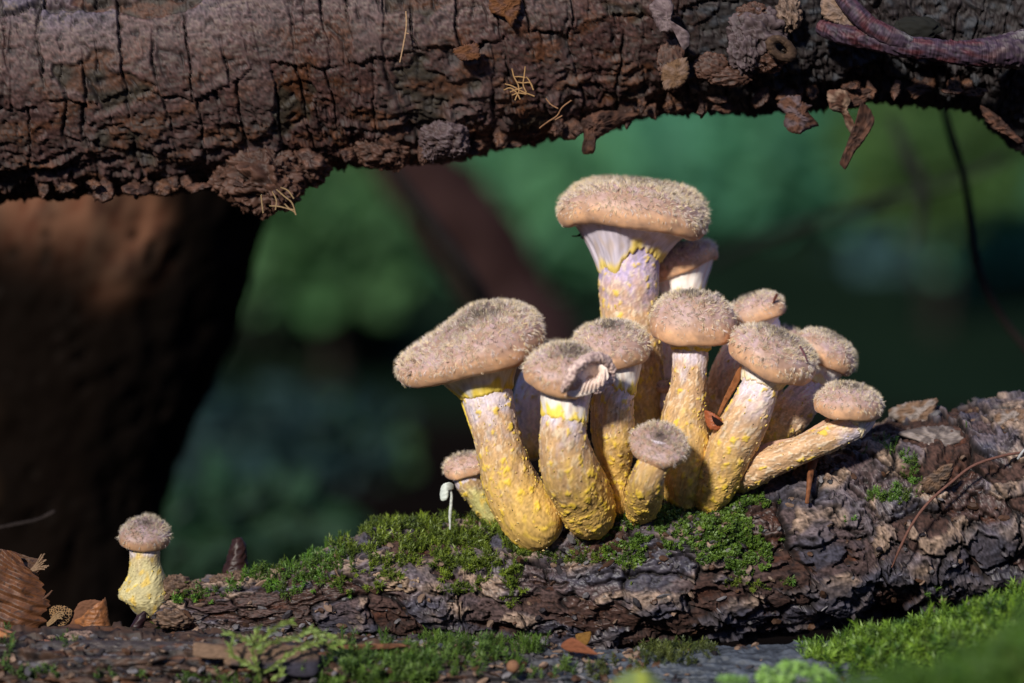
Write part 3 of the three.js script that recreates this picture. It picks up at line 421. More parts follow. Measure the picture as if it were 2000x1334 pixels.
part('cut_knot', gridGeo(70, 26, (u, v) => { // hollow ring of a broken off twig
  const a = u * 2 * Math.PI, b = v * 2 * Math.PI, n = ridge(Math.cos(a) * 2, Math.sin(a) * 2, Math.cos(b), 3), f = noise(b * 4, a * 1.5, 2), R0 = 18 + 2.4 * Math.cos(2 * a + 1) + 2 * n, r = 8.5 + 2 * n + 1.2 * f, x = (R0 + r * Math.cos(b)) * Math.cos(a) * 1.25, y = (R0 + r * Math.cos(b)) * Math.sin(a) * .9, q = P(1526 + .86 * x + .3 * y, 95 - .9 * y + .28 * x, .0065);
  return [q.x, q.y, q.z + r * Math.sin(b) * S - .00006 * x, ...mulc(mixc([.15, .092, .055], [.05, .03, .02], ss(-.2, .5, n)), clamp(.8 + .8 * n + .6 * f, .1, 2))];
}), dry, upperLog);
gnarl('cut_knot', 1526, 95, .003, 20, 16, 14, 37, [.012, .008, .006], [.02, .012, .008], upperLog, 30);
const flake = (name, out, z, th, c, parent, o = {}) => part(name, flakeGeo(out, z, th, c, o), o.mat ?? dry, parent);
flake('hanging_flake', [[1530, 190], [1562, 186], [1568, 200], [1586, 206], [1578, 218], [1600, 244], [1584, 250], [1560, 262], [1540, 256], [1530, 240], [1534, 222], [1518, 206]], (x, y) => -.006 + .004 * Math.sin((x - 1520) / 25), .0012, barkC(RB, GY, 3), upperLog, { seed: 3, jag: 3.4, rough: 1.2 });
flake('hanging_flake', [[1616, 178], [1650, 176], [1662, 196], [1656, 214], [1668, 240], [1664, 262], [1652, 246], [1644, 222], [1622, 214]], (x, y) => -.004 + .00008 * (y - 180) * Math.sin(x / 14), .0012, barkC(TN, RB, 5), upperLog, { seed: 5, jag: 2.2, rough: .9, cx: 1648, cy: 212 });
flake('hanging_flake', [[1682, 200], [1700, 214], [1708, 238], [1690, 272], [1668, 300], [1652, 330], [1640, 318], [1652, 286], [1662, 258], [1672, 232]], (x, y) => -.002 - .003 * Math.sin((x + y * .5 - 1780) / 22), .0014, barkC(DK, RB, 7), upperLog, { seed: 7, jag: 2.2, rough: .9, cx: 1676, cy: 268 });
flake('hanging_flake', [[1135, 236], [1165, 218], [1200, 216], [1248, 222], [1218, 242], [1190, 258], [1166, 272], [1162, 296], [1148, 302], [1136, 296], [1140, 264]], (x, y) => -.010 + .003 * Math.sin(x / 20), .004, barkC(DK, RB, 9), upperLog, { seed: 9, jag: 3, rough: 1.6, cx: 1160, cy: 248 });
flake('hanging_flake', [[1640, 178], [1700, 172], [1702, 186], [1686, 206], [1660, 212], [1640, 200]], -.009, .002, barkC(DK, RB, 13), upperLog, { seed: 13, jag: 3, rough: 1.2 });
flake('hanging_flake', [[1915, 205], [1950, 226], [1985, 262], [2000, 276], [1992, 284], [1968, 268], [1940, 254], [1922, 232]], -.008, .004, barkC(DK, RB, 15), upperLog, { seed: 15, jag: 3, rough: 1.4 });
flake('bark_patch', [[1268, 10], [1300, -8], [1316, 12], [1312, 44], [1344, 62], [1346, 86], [1334, 98], [1320, 66], [1290, 62], [1278, 40]], .0075, .0016, barkC([.115, .085, .085], GY, 17), upperLog, { seed: 17, jag: 3, rough: .7, cx: 1304, cy: 36 });
flake('bark_patch', [[1296, 128], [1340, 112], [1346, 146], [1330, 170], [1300, 176], [1292, 156]], .005, .0016, barkC([.085, .048, .026], [.11, .07, .05], 19), upperLog, { seed: 19, jag: 3, rough: .6 });
flake('bark_patch', [[1604, 0], [1640, -10], [1660, 20], [1682, 46], [1676, 58], [1640, 50], [1608, 34]], .004, .002, barkC(TN, [.12, .085, .07], 21), upperLog, { seed: 21, jag: 3, rough: .9 });
flake('bark_patch', [[885, 96], [930, 84], [938, 106], [934, 116], [900, 118]], .0068, .0008, barkC([.075, .030, .012], RB, 23), upperLog, { seed: 23, jag: 3, rough: .5 });
flake('bark_patch', [[958, -6], [1014, -6], [1016, 20], [1000, 52], [984, 34], [958, 24]], .0062, .001, barkC([.08, .032, .012], RB, 25), upperLog, { seed: 25, jag: 3, rough: .9, cx: 990, cy: 14 });
part('hollow', lumpGeo(P(1790, 56, .0005), 52 * S, 26 * S, 20 * S, 5, (x, y, z) => [.9 + .2 * noise(x * 3, y * 3, z * 3), .012, .012, .010], 30), dry, upperLog);
const rootC = (x, w, u, n) => { const r = noise(x / .35, w / 6, 3), g = ss(-.1, .3, noise(x / 5, w / 2.5, 8)); return mulc(mixc([.050, .030, .048], mixc([.085, .026, .032], [.16, .15, .15], ss(.65, .95, u) + .2 * r), g), clamp(.8 + .7 * r + n, .2, 2)); };
{
  const t = simpleTube('root', 'purplish red forked root lying on the upper log at the top right', 'root', [[1596, 50, 15, .001], [1640, 66, 19, .004], [1700, 76, 21, .0065], [1760, 90, 21, .008], [1820, 96, 21, .0085], [1880, 104, 24, .008], [1960, 100, 32, .006], [2040, 92, 44, .002]], rootC, { nu: 240, nv: 50, amp: .3, mat: damp, part: 'root', k: 4 });
  simpleTube('root', '', '', [[1640, -14, 17, .005], [1668, 20, 18, .008], [1700, 50, 18, .009], [1740, 72, 19, .0095], [1780, 90, 17, .0085]], rootC, { nu: 130, nv: 40, amp: .18, mat: damp, part: 'root_fork', parent: t, k: 6 });
}
// rootlets and straws on the upper log
const straw = (t, name, pts, hw, z, c) => part(name, tubeGeo(pts.map((p, i) => [p[0], p[1], hw * (i === pts.length - 1 ? .5 : 1), p[2] ?? z]), 14 * pts.length, 8, (x, a, r) => { const n = noise(x / .8, a, 3); return [.12 * r * n, ...mulc(c, 1 + .5 * n)]; }), dry, t);
{
  const c = [.30, .175, .075], z = .0085, t = thing('rootlets', 'tangle of straw coloured rootlets stuck on the middle of the upper log', 'rootlets', P(1010, 180, z));
  [[[1000, 134], [1004, 150], [1012, 166], [1014, 178]], [[1026, 130], [1024, 148], [1022, 166], [1028, 180]], [[986, 164], [1000, 168], [1018, 178], [1044, 188]], [[984, 176], [996, 172], [1008, 180], [1016, 194]], [[1004, 150], [1016, 150], [1026, 152]], [[1008, 160], [1020, 162], [1036, 162], [1040, 170]], [[996, 180], [1006, 176], [1020, 172]], [[1014, 178], [1010, 186], [1006, 196]], [[1000, 186], [1012, 182], [1028, 184]], [[1028, 150], [1034, 158], [1042, 176]]].forEach(p => straw(t, 'rootlet', p, 1.25, z, c));
  const b = thing('rootlets', 'two forked straw coloured rootlets near the lower edge of the upper log', 'rootlets', P(1090, 220, .002));
  [[[1116, 196, .005], [1098, 210, .004], [1088, 226, .003], [1070, 238, .002], [1054, 250, .000]], [[1066, 192], [1076, 204], [1090, 212]], [[1084, 234], [1098, 226]]].forEach(p => straw(b, 'rootlet', p, 1.5, .004, [.24, .125, .065]));
  const d = thing('dry_stalk', 'thin upright dry stalk on the upper log above the burr', 'stalk', P(790, 80, .0085));
  [[[793, 22], [794, 46], [792, 66], [788, 88], [781, 122]], [[792, 64], [798, 66]]].forEach(p => straw(d, 'stalk', p, 1.8, .0085, [.33, .21, .12]));
  const e = thing('dry_fibres', 'pale ragged fibres hanging from the underside burr of the upper log', 'fibres', P(550, 385, -.003));
  [[[540, 370], [556, 384], [570, 396], [578, 420]], [[526, 402], [548, 404], [572, 412], [578, 418]], [[532, 374], [540, 392], [538, 410]], [[548, 366], [562, 372], [574, 388]], [[510, 380], [512, 400], [514, 416]], [[556, 398], [566, 408], [576, 410]]].forEach(p => straw(e, 'fibre', p, 1.3, -.002, [.27, .18, .09]));
}

// ---------------------------------------------------------------- broken bark lying on the lower log
const LB = [.115, .070, .045], LG = [.17, .14, .125], LC = [.26, .18, .12];
flake('bark_slab', [[1736, 800], [1770, 786], [1800, 782], [1832, 778], [1828, 800], [1836, 826], [1800, 828], [1770, 830], [1740, 816]], (x, y) => -.014 + (x - 1736) * .00003, .0022, barkC(LB, LG, 33), lowerLog, { seed: 33, jag: 3, rough: .9 });
flake('bark_slab', [[1752, 846], [1800, 834], [1850, 832], [1892, 846], [1880, 862], [1848, 876], [1818, 884], [1800, 866], [1770, 856]], (x, y) => -.004 + (y - 840) * .00010, .002, barkC([.075, .06, .055], LG, 35), lowerLog, { seed: 35, jag: 3, rough: 1.0 });
flake('bark_slab', [[1892, 800], [1930, 788], [1970, 786], [2010, 780], [2010, 800], [1960, 806], [1920, 808], [1894, 808]], -.018, .003, barkC([.07, .045, .03], LB, 37), lowerLog, { seed: 37, jag: 2, rough: .8 });
flake('bark_slab', [[1830, 838], [1880, 824], [1930, 808], [1920, 826], [1900, 840], [1850, 850]], -.008, .003, barkC([.06, .05, .055], LB, 38), lowerLog, { seed: 38, jag: 2, rough: .8 });
flake('bark_slab', [[1945, 808], [2010, 796], [2014, 842], [1980, 850], [1946, 846]], -.004, .003, barkC(LB, LG, 39), lowerLog, { seed: 39, jag: 3, rough: 1.2 });
flake('bark_slab', [[1800, 940], [1840, 910], [1862, 906], [1858, 930], [1836, 960], [1808, 962]], (x, y) => .011 + .00008 * (950 - y), .002, barkC(LB, [.07, .05, .04], 41), lowerLog, { seed: 41, jag: 3, rough: 1 });
[[768, 1130, .002, 60, 34, 60, 61, LC], [800, 1138, .004, 34, 26, 50, 62, LC], [345, 1146, -.002, 32, 24, 34, 63, LB], [384, 1150, -.002, 22, 16, 26, 64, LB], [436, 1136, -.004, 28, 16, 24, 65, LB], [465, 1128, -.004, 22, 14, 24, 66, LB], [690, 1092, -.004, 18, 42, 26, 67, LB], [660, 1130, .002, 24, 48, 30, 68, LB], [1600, 905, -.004, 26, 24, 26, 69, [.09, .05, .03]], [1570, 925, .000, 24, 26, 26, 70, LB], [1660, 870, -.008, 28, 16, 20, 71, LG], [340, 1210, .003, 40, 22, 30, 73, LB]].forEach(a => gnarl('bark_chunk', a[0], a[1], a[2], a[3], a[4], a[5], a[6], [.07, .042, .028], a[7], lowerLog, 44, .4));
{
  const t = thing('fallen_stalk', 'long thin curved reddish stalk lying down over the right end of the lower log', 'stalk', P(1860, 930, .014));
  straw(t, 'stalk', [[2010, 882, .008], [1960, 890, .011], [1900, 910, .014], [1860, 940, .016], [1810, 985, .018], [1778, 1030, .018], [1756, 1075, .016], [1742, 1108, .013]], 2.7, .01, [.15, .07, .052]);
  straw(t, 'sliver', [[1988, 896, .012], [1996, 884, .013], [2004, 874, .013]], 2.5, .01, [.40, .40, .40]);
}
simpleTube('splinter', 'small reddish upright splinter on the lower log, right of the cluster', 'splinter', [[1588, 896, 11, .003], [1584, 918, 7, .006], [1580, 950, 5, .010], [1576, 984, 4, .013]], [.17, .065, .028], { k: 11 });
simpleTube('dark_peg', 'dark reddish brown blunt peg standing on the log left of the moss', 'peg', [[462, 1050, 9, -.010], [465, 1064, 15, -.010], [464, 1085, 19, -.010], [461, 1110, 24, -.010], [460, 1145, 30, -.010]], [.026, .010, .008], { mat: wet, k: 12, nv: 30, part: 'peg', amp: .3 });
simpleTube('dark_peg', 'dark shiny finger shaped peg leaning below the lone mushroom', 'peg', [[284, 1194, 4, .012], [277, 1206, 9, .012], [266, 1226, 11, .012], [252, 1256, 12, .012]], [.022, .009, .010], { mat: wet, k: 13, nv: 30, part: 'peg' });

// ---------------------------------------------------------------- small things in the cluster
{
  const z = .012, t = thing('seed_husk', 'open reddish brown husk wedged between two stems of the cluster', 'husk', P(1402, 825, z));
  flake('shell', [[1376, 802], [1392, 806], [1412, 820], [1418, 830], [1404, 840], [1386, 838], [1378, 824]], (x, y) => z + .0016 * Math.cos((x - 1396) / 14), .0005, (x, y, n) => mulc([.20, .055, .02], 1 + n), t, { seed: 51, jag: 2, rough: .3, mat: wet });
  flake('opening', [[1390, 812], [1402, 818], [1414, 828], [1402, 832], [1394, 826]], (x, y) => z + .0019, .0004, () => [.012, .004, .003], t, { seed: 52, jag: 2, rough: .2 });
  straw(t, 'tip', [[1412, 824], [1424, 826], [1428, 836]], 1.6, z + .001, [.05, .015, .008]);
  const s = thing('leaf_strip', 'narrow curled dark brown leaf strip behind the leaning right mushroom', 'leaf', P(1406, 808, .002));
  flake('strip', [[1450, 715], [1447, 740], [1434, 765], [1418, 790], [1406, 812], [1402, 806], [1414, 776], [1428, 748], [1440, 722]], (x, y) => .001, .0005, (x, y, n) => mulc([.15, .055, .02], 1 + 1.2 * n), s, { seed: 53, jag: 1.2, rough: .3, cx: 1426, cy: 766 });
  const f = thing('leaf_strip', 'pale brown strip lying along the top of the flat lying stem', 'leaf', P(1540, 862, .014));
  flake('strip', [[1468, 882], [1500, 864], [1540, 856], [1580, 848], [1606, 832], [1622, 812], [1616, 834], [1590, 850], [1550, 866], [1510, 876], [1480, 888]], (x, y) => .006, .0006, (x, y, n) => mulc([.40, .25, .17], 1 + .8 * n), f, { seed: 54, jag: 1.2, rough: .3, cx: 1546, cy: 859 });
  const q = thing('leaf_strip', 'dark brown strip peeling along the left side of the big curved stem', 'leaf', P(925, 830, .006));
  flake('strip', [[898, 762], [908, 775], [918, 805], [928, 835], [938, 868], [944, 888], [934, 880], [922, 850], [910, 815], [900, 785]], (x, y) => .0055, .0007, (x, y, n) => mulc(mixc([.09, .04, .015], [.45, .33, .05], ss(4, 0, x - 896 - (y - 762) * .34)), 1 + n), q, { seed: 55, jag: 1.2, rough: .3, cx: 921, cy: 825 });
  const g = thing('needle', 'dark red brown needle lying on the small tilted cap behind', 'needle', P(1512, 585, -.008)); straw(g, 'needle', [[1518, 574], [1513, 584], [1509, 594]], 2.4, -.0065, [.10, .03, .02]);
  const j = thing('needle', 'purplish brown needle lying on the sloping cap at the right', 'needle', P(1570, 690, .02)); straw(j, 'needle', [[1562, 676], [1570, 690], [1577, 706]], 2.2, .0185, [.16, .07, .08]);
  const m = thing('gnat', 'small dark gnat resting under the left rim of the tallest cap', 'insect', P(1143, 462, -.012));
  part('body', lumpGeo(P(1144, 464, -.013), 5 * S, 3 * S, 4 * S, 1, () => [1, .012, .010, .008], 12), damp, m);
  flake('wing', [[1148, 452], [1142, 458], [1133, 464], [1138, 467], [1148, 464]], -.0115, .00015, () => [.035, .03, .022], m, { n: 30, m: 5, jag: 0, rough: 0, mat: M(.4) });
  straw(m, 'leg', [[1146, 452], [1134, 460], [1126, 461], [1117, 461]], .7, -.012, [.02, .015, .012]); straw(m, 'leg', [[1147, 451], [1138, 454], [1128, 460]], .6, -.012, [.02, .015, .012]);
  const b = thing('bonnet_mushroom', 'tiny white stalked bonnet mushroom with a limp cap left of the cluster', 'mushroom', P(880, 1030, .000));
  straw(b, 'stem', [[876, 952], [881, 964], [881, 984], [879, 1004], [879, 1034]], 3, 0, [.50, .52, .47]);
  flake('cap', [[862, 950], [868, 944], [878, 942], [886, 946], [885, 956], [877, 952], [876, 968], [872, 976], [862, 978], [859, 966]], (x, y) => .0015 * Math.cos((x - 872) / 8), .0005, (x, y, n) => mulc([.42, .45, .40], 1 + .7 * n), b, { seed: 57, jag: .6, rough: .15, n: 60, mat: M(.5) });
}
// gills and curled torn lip of the torn cap
{
  const o = shrooms[1], t = o.t, z0 = .033;
  part('torn_lip', tubeGeo([[1098, 768, 5, .036], [1108, 748, 9, .038], [1122, 724, 11, .0385], [1140, 706, 11, .037], [1162, 698, 11, .0345], [1182, 704, 10, .032], [1193, 722, 9, .030], [1191, 742, 8, .0295], [1178, 756, 6, .031], [1160, 768, 4, .033]], 190, 30, (x, a, r) => { const n = noise(x / .8, a * 1.6, 3), f = noise(x / .28, a * 1.2, 7), b = fbm(x / 3, a, 1, 3); return [.34 * n + .12 * f + .8 * b, ...mulc(mixc([.42, .27, .25], [.70, .52, .44], ss(-.3, .3, n + f)), .95 + .5 * n)]; }, { round0: .04, round1: .04 }), stemMat, t);
  flake('gill_bed', [[1104, 766], [1118, 738], [1138, 716], [1164, 708], [1184, 718], [1188, 738], [1172, 758], [1150, 770], [1120, 776]], (x, y) => z0 + .0005 - .0026 * ss(28, 0, Math.hypot(x - 1162, (y - 734) * 1.1)), .0006, (x, y, n) => mulc([.82, .68, .58], .9 + .6 * n), t, { seed: 61, jag: 1, rough: .25, mat: stemMat });
  for (let i = 0; i < 6; i++) { const f = .35 + i / 8, x0 = mix(1112, 1178, f), y0 = mix(770, 752, f * f); straw(t, 'gill', [[x0, y0, z0 + .0012], [mix(x0, mix(1126, 1182, f), .5), y0 - 16 + 3 * f, z0 + .0016], [mix(1126, 1183, f), y0 - 34 + 10 * Math.sin(3 * f), z0 + .0006]], 2.6, z0, [.80, .62, .52]); }
}

// ---------------------------------------------------------------- moss
function shootGeo(h, n, w, k, flatish) {                              // one moss shoot: a stem with small pointed leaves
  reseed(k); const gs = [];
  for (let i = 0; i < n; i++) { const y = h * (.1 + .9 * i / n), a = i * 2.4, g = bladeGeo(h * rr(.34, .58) * (1 - .3 * i / n), w * rr(.8, 1.2), .35), tl = rr(.5, 1.0) * (1 - .55 * i / n) * (flatish ? 1.5 : 1); g.rotateX(tl); g.rotateY(a); g.translate(h * .12 * Math.sin(y / h * 2), y, h * .1 * (y / h) ** 2); gs.push(g); }
  return mergeGeometries(gs);
}
const shoots = [shootGeo(.0026, 14, .00034, 1), shootGeo(.0036, 17, .00032, 2), shootGeo(.0020, 12, .0004, 3)], strap = shootGeo(.0019, 7, .0010, 4, true), long = [shootGeo(.0062, 26, .00042, 5), shootGeo(.0048, 22, .00046, 6)];
const mossMat = M(.55, { transmission: .25, thickness: 0 });
function moss(label, S0, areas, dens, kinds, cols, k, o = {}) {       // areas: [px, py, rx, ry, fill]
  reseed(k); const list = [[], [], []], L = S0.list; let first = null;
  for (const [ax, ay, rx, ry, fill = .55] of areas) {
    const near = L.filter(q => Math.abs(q[0] - ax) < rx && Math.abs(q[1] - ay) < ry), N = Math.round(dens * rx * ry / 100 * 3.1);
    if (!near.length) continue;
    for (let i = 0; i < N; i++) {
      const q = near[Math.floor(rnd() * near.length)], e = Math.hypot((q[0] - ax) / rx, (q[1] - ay) / ry), n = fbm(q[0] / 34, q[1] / 26, k, 3);
      if (e > 1 || n + .5 < 1 - fill + .35 * Math.max(0, e - .5)) continue;
      const p = S0.at(q[2]), nn = S0.normal(q[2]); if (!first) first = p.clone();
      const up = nn.multiplyScalar(.55).add(V(rr(-.55, .55), .55 + rr(-.3, .3), rr(-.3, .5))), j = Math.floor(rnd() * kinds.length), c = mixc(cols[0], cols[1], clamp(.5 + 1.2 * noise(q[0] / 22, q[1] / 18, k + 5) + rr(-.3, .3)));
      list[j].push([basis(p.clone().addScaledVector(nn, -.0004), up, rr(.6, 1.15) * (o.scale ?? 1), rr(0, 6.3)), mulc(c, rr(.7, 1.25))]);
    }
  }
  const t = thing('moss', label, 'moss', first ?? V(0, 0, 0)); t.userData.kind = 'stuff';
  kinds.forEach((g, j) => list[j].length && copies('moss_shoots', g, mossMat, list[j], t)); return t;
}
const G1 = [.070, .110, .006], G2 = [.20, .27, .018], G3 = [.055, .095, .006];
moss('deep green moss cushion on the log just left of the cluster', lowerS, [[760, 1075, 130, 60, .56], [890, 1062, 130, 58, .58], [960, 1090, 80, 46, .54], [850, 1040, 160, 30, .78], [720, 1120, 70, 50, .5], [920, 1120, 120, 40, .42], [1000, 1150, 26, 40, .5]], 4.6, shoots, [G1, G2], 301);
moss('thin green moss along the top of the narrow left end of the log', lowerS, [[640, 1082, 60, 34, .8], [560, 1118, 90, 26, .72], [480, 1136, 60, 20, .55], [390, 1166, 60, 18, .65], [330, 1182, 26, 26, .5], [560, 1150, 80, 26, .42], [640, 1140, 60, 40, .45], [320, 1232, 24, 20, .6]], 4.2, shoots, [G1, [.11, .24, .02]], 302);
moss('flat leafy green moss patch on the log right below the cluster', lowerS, [[1370, 1020, 100, 50, .70], [1420, 1060, 80, 52, .62], [1450, 1090, 60, 36, .62], [1260, 1010, 70, 26, .72], [1200, 1030, 50, 16, .6], [1340, 985, 70, 16, .8], [1420, 990, 50, 20, .8], [1300, 1060, 70, 30, .5], [1230, 1080, 60, 26, .62], [1490, 1058, 40, 24, .55], [1180, 1040, 40, 20, .5], [1470, 985, 60, 20, .5]], 7.5, [strap, shoots[2]], [[.060, .125, .008], [.115, .20, .015]], 303);
moss('short dark moss line under the foot of the big curved stem', lowerS, [[1110, 1088, 90, 14, .85], [1160, 1050, 36, 20, .6], [900, 1150, 50, 10, .6], [1456, 1142, 44, 12, .6], [1230, 1120, 16, 24, .5]], 4.2, shoots, [G3, G2], 304, { scale: .7 });
moss('scattered small moss tufts on the log right of the cluster', lowerS, [[1715, 872, 40, 26, .62], [1745, 955, 46, 26, .52], [1775, 940, 30, 60, .5], [1560, 912, 50, 14, .7], [1712, 968, 40, 16, .6], [1620, 930, 30, 12, .4], [1880, 840, 26, 12, .5], [1660, 1020, 14, 10, .5], [1810, 1150, 20, 12, .5], [1540, 1140, 22, 8, .6]], 4.2, shoots, [G1, [.12, .25, .03]], 305, { scale: .8 });

// ---------------------------------------------------------------- foreground: rotten plank, moss mound, leaves, crumbs
const plank = thing('rotten_plank', 'dark rotten plank with split grain lying along the bottom edge', 'plank', P(900, 1330, .03)), plankIds = [];
const plankG = tubeGeo([[-160, 1322, 78, .022], [200, 1326, 76, .022], [600, 1332, 70, .022], [1000, 1344, 62, .022], [1300, 1346, 64, .022], [1560, 1346, 78, .022], [1800, 1350, 80, .022], [2100, 1360, 80, .022]], 760, 150, (x, a, r) => {
  const w = (a - Math.PI / 2) * 10, f = ridge(x / 24, w / 1.1 + .6 * noise(x / 9, w, 1), 5, 4), n = fbm(x / 5, w / 1.6, 8, 4), step = Math.floor(3 * fbm(x / 30, w / 3.2, 4, 3) + 6 * .3), fine = noise(x / 1.2, w / .3, 3), bl = ss(130, 190, x + 12 * n);
  let c = mixc([.013, .010, .010], [.050, .028, .019], ss(-.05, .35, n + .3 * f)); c = mixc(c, mixc([.022, .026, .034], [.060, .070, .088], clamp(.5 + n + f * .5)), bl); c = mixc(c, [.13, .05, .02], .5 * ss(.25, .4, noise(x / 9, w / 1.2, 12)) * (1 - bl));
  return [1.3 * f + 1.6 * n + 1.2 * step * (1 - .6 * bl) + .15 * fine, ...mulc(c, clamp(.7 + .9 * f * .6 + .5 * fine + .7 * n, .1, 2.5))];
}, { deep: 1.7 });
const samplesOf = g => { const p = g.attributes.position.array, n = g.attributes.normal.array, list = []; for (let k = 0; k < p.length / 3; k++) if (n[3 * k + 1] > -.2 && n[3 * k + 2] > -.6) { const z = p[3 * k + 2], q = kz(z); list.push([1000 + p[3 * k] / q, 667 - (p[3 * k + 1] - YC) / q, k]); } return { list, at: k => V(p[3 * k], p[3 * k + 1], p[3 * k + 2]), normal: k => V(n[3 * k], n[3 * k + 1], n[3 * k + 2]) }; };
const plankS = samplesOf(plankG.clone()); part('plank', plankG, damp, plank);
flake('split_strip', [[-10, 1262], [90, 1252], [200, 1250], [330, 1252], [410, 1254], [420, 1264], [300, 1272], [200, 1276], [110, 1278], [40, 1290], [-10, 1300]], (x, y) => .034 + .0001 * (y - 1260), .002, barkC([.030, .024, .024], [.05, .038, .034], 81), plank, { seed: 81, jag: 2, rough: .7, mat: wet, m: 24 });
flake('split_strip', [[60, 1292], [150, 1282], [260, 1280], [330, 1282], [300, 1296], [200, 1304], [120, 1312], [70, 1310]], .040, .002, barkC([.022, .017, .017], [.06, .035, .025], 83), plank, { seed: 83, jag: 2.5, rough: .7, mat: wet, m: 20 });
flake('split_strip', [[300, 1262], [360, 1256], [430, 1258], [500, 1256], [600, 1258], [620, 1270], [540, 1274], [460, 1276], [380, 1276], [320, 1272]], .036, .0016, barkC([.028, .024, .028], [.07, .032, .02], 85), plank, { seed: 85, jag: 2, rough: .7, mat: wet, m: 20 });
flake('split_strip', [[640, 1262], [700, 1258], [780, 1256], [800, 1262], [760, 1268], [680, 1270]], .035, .0016, barkC([.07, .032, .018], [.12, .055, .03], 87), plank, { seed: 87, jag: 2, rough: .7 });
{
  const t = thing('bark_piece', 'flat tan piece of bark with a dark lower edge lying on the plank', 'bark', P(500, 1290, .043));
  flake('bark', [[380, 1255], [420, 1258], [452, 1262], [500, 1258], [560, 1260], [619, 1266], [617, 1318], [575, 1322], [562, 1314], [520, 1308], [480, 1302], [440, 1300], [436, 1288], [400, 1286], [378, 1280]], (x, y) => .041 + .00006 * (y - 1255), .0018, (x, y, n) => { const e = ss(0, 22, y - 1262 - (x < 450 ? 30 : 12 + (620 - x) * .06)); return mulc(mixc([.115, .072, .046], [.022, .020, .028], e), clamp(.8 + 1.0 * n + .7 * noise(x / 12, y / 2, 4), .15, 2)); }, t, { seed: 89, jag: 1.6, rough: .5, m: 30, n: 140 });
  const c = thing('leaf_scrap', 'rusty brown leaf scrap lying between log and plank', 'leaf', P(1130, 1262, .03));
  flake('blade', [[1095, 1262], [1106, 1250], [1120, 1246], [1140, 1258], [1168, 1278], [1140, 1276], [1110, 1272]], (x, y) => .030 + .0001 * (x - 1095), .0004, (x, y, n) => mulc([.13, .045, .022], 1 + .8 * n), c, { seed: 91, jag: 1, rough: .2 });
  const d = thing('leaf_scrap', 'small upright yellow brown leaf scrap beside the rusty one', 'leaf', P(1140, 1250, .022));
  flake('blade', [[1124, 1240], [1136, 1236], [1154, 1234], [1152, 1252], [1142, 1262], [1128, 1252]], (x, y) => .024, .0004, (x, y, n) => mulc([.12, .06, .014], 1 + .8 * n), d, { seed: 92, jag: 1, rough: .2 });
  const e = thing('seed', 'small round brown seed lying on the plank', 'seed', P(1002, 1303, .044));
  part('seed', lumpGeo(P(1002, 1302, .044), 13 * kz(.044), 13 * kz(.044), 13 * kz(.044), 2, (x, y, z) => { const v = ridge(x * 4, y * 4, z * 4, 3); return [.93 + .1 * v, ...mulc([.20, .10, .055], .7 + .8 * v)]; }, 28), dry, e);
}
moss('green feathery moss along the plank below the left part of the log', plankS, [[760, 1300, 120, 36, .6], [880, 1290, 120, 36, .62], [1000, 1276, 70, 30, .6], [660, 1290, 60, 40, .5], [720, 1326, 140, 20, .7], [1040, 1318, 80, 20, .5]], 3.0, [long[0], shoots[1]], [[.06, .13, .012], [.13, .22, .03]], 311, { scale: .8 });
moss('olive brown moss tuft on the plank below the middle of the log', plankS, [[1340, 1276, 60, 24, .8], [1270, 1290, 60, 22, .7], [1160, 1310, 70, 20, .5], [1390, 1276, 50, 14, .5]], 3.4, [shoots[1], long[1]], [[.055, .080, .012], [.12, .14, .025]], 312, { scale: .75 });
moss('sparse moss bits on the dark left end of the plank', plankS, [[130, 1256, 30, 12, .7], [70, 1316, 60, 18, .5], [10, 1270, 22, 40, .7], [230, 1326, 60, 12, .5], [420, 1330, 90, 14, .6]], 3.0, shoots, [[.05, .10, .012], [.11, .20, .03]], 313);
{ // crumbs of bark and wood
  reseed(77); const chip = new THREE.DodecahedronGeometry(1, 0); chip.deleteAttribute('uv'); chip.setAttribute('color', new THREE.BufferAttribute(new Float32Array(chip.attributes.position.count * 3).fill(1), 3)); const list = [];
  const put = (S0, x0, x1, y0, y1, n) => { const L = S0.list.filter(q => q[0] > x0 && q[0] < x1 && q[1] > y0 && q[1] < y1); for (let i = 0; i < n; i++) { const q = L[Math.floor(rnd() * L.length)]; const m = basis(S0.at(q[2]), V(rr(-1, 1), 1, rr(-1, 1)), 1, rr(0, 6)); const s = rr(.0003, .0013); m.multiply(new THREE.Matrix4().makeScale(s * rr(.7, 2.4), s * rr(.3, .8), s)); list.push([m, mulc([[.07, .035, .02], [.20, .13, .09], [.03, .025, .028], [.13, .12, .125]][Math.floor(rnd() * 4)], rr(.6, 1.3))]); } };
  put(plankS, -50, 1250, 1240, 1340, 1300); put(plankS, 1250, 2000, 1260, 1340, 90); put(lowerS, 300, 2000, 780, 1260, 500); put(lowerS, 1060, 1460, 960, 1110, 420);
  const t = thing('wood_crumbs', 'crumbs of bark and rotten wood strewn over log and plank', 'debris', P(700, 1300, .04)); t.userData.kind = 'stuff'; copies('crumbs', chip, damp, list, t);
}
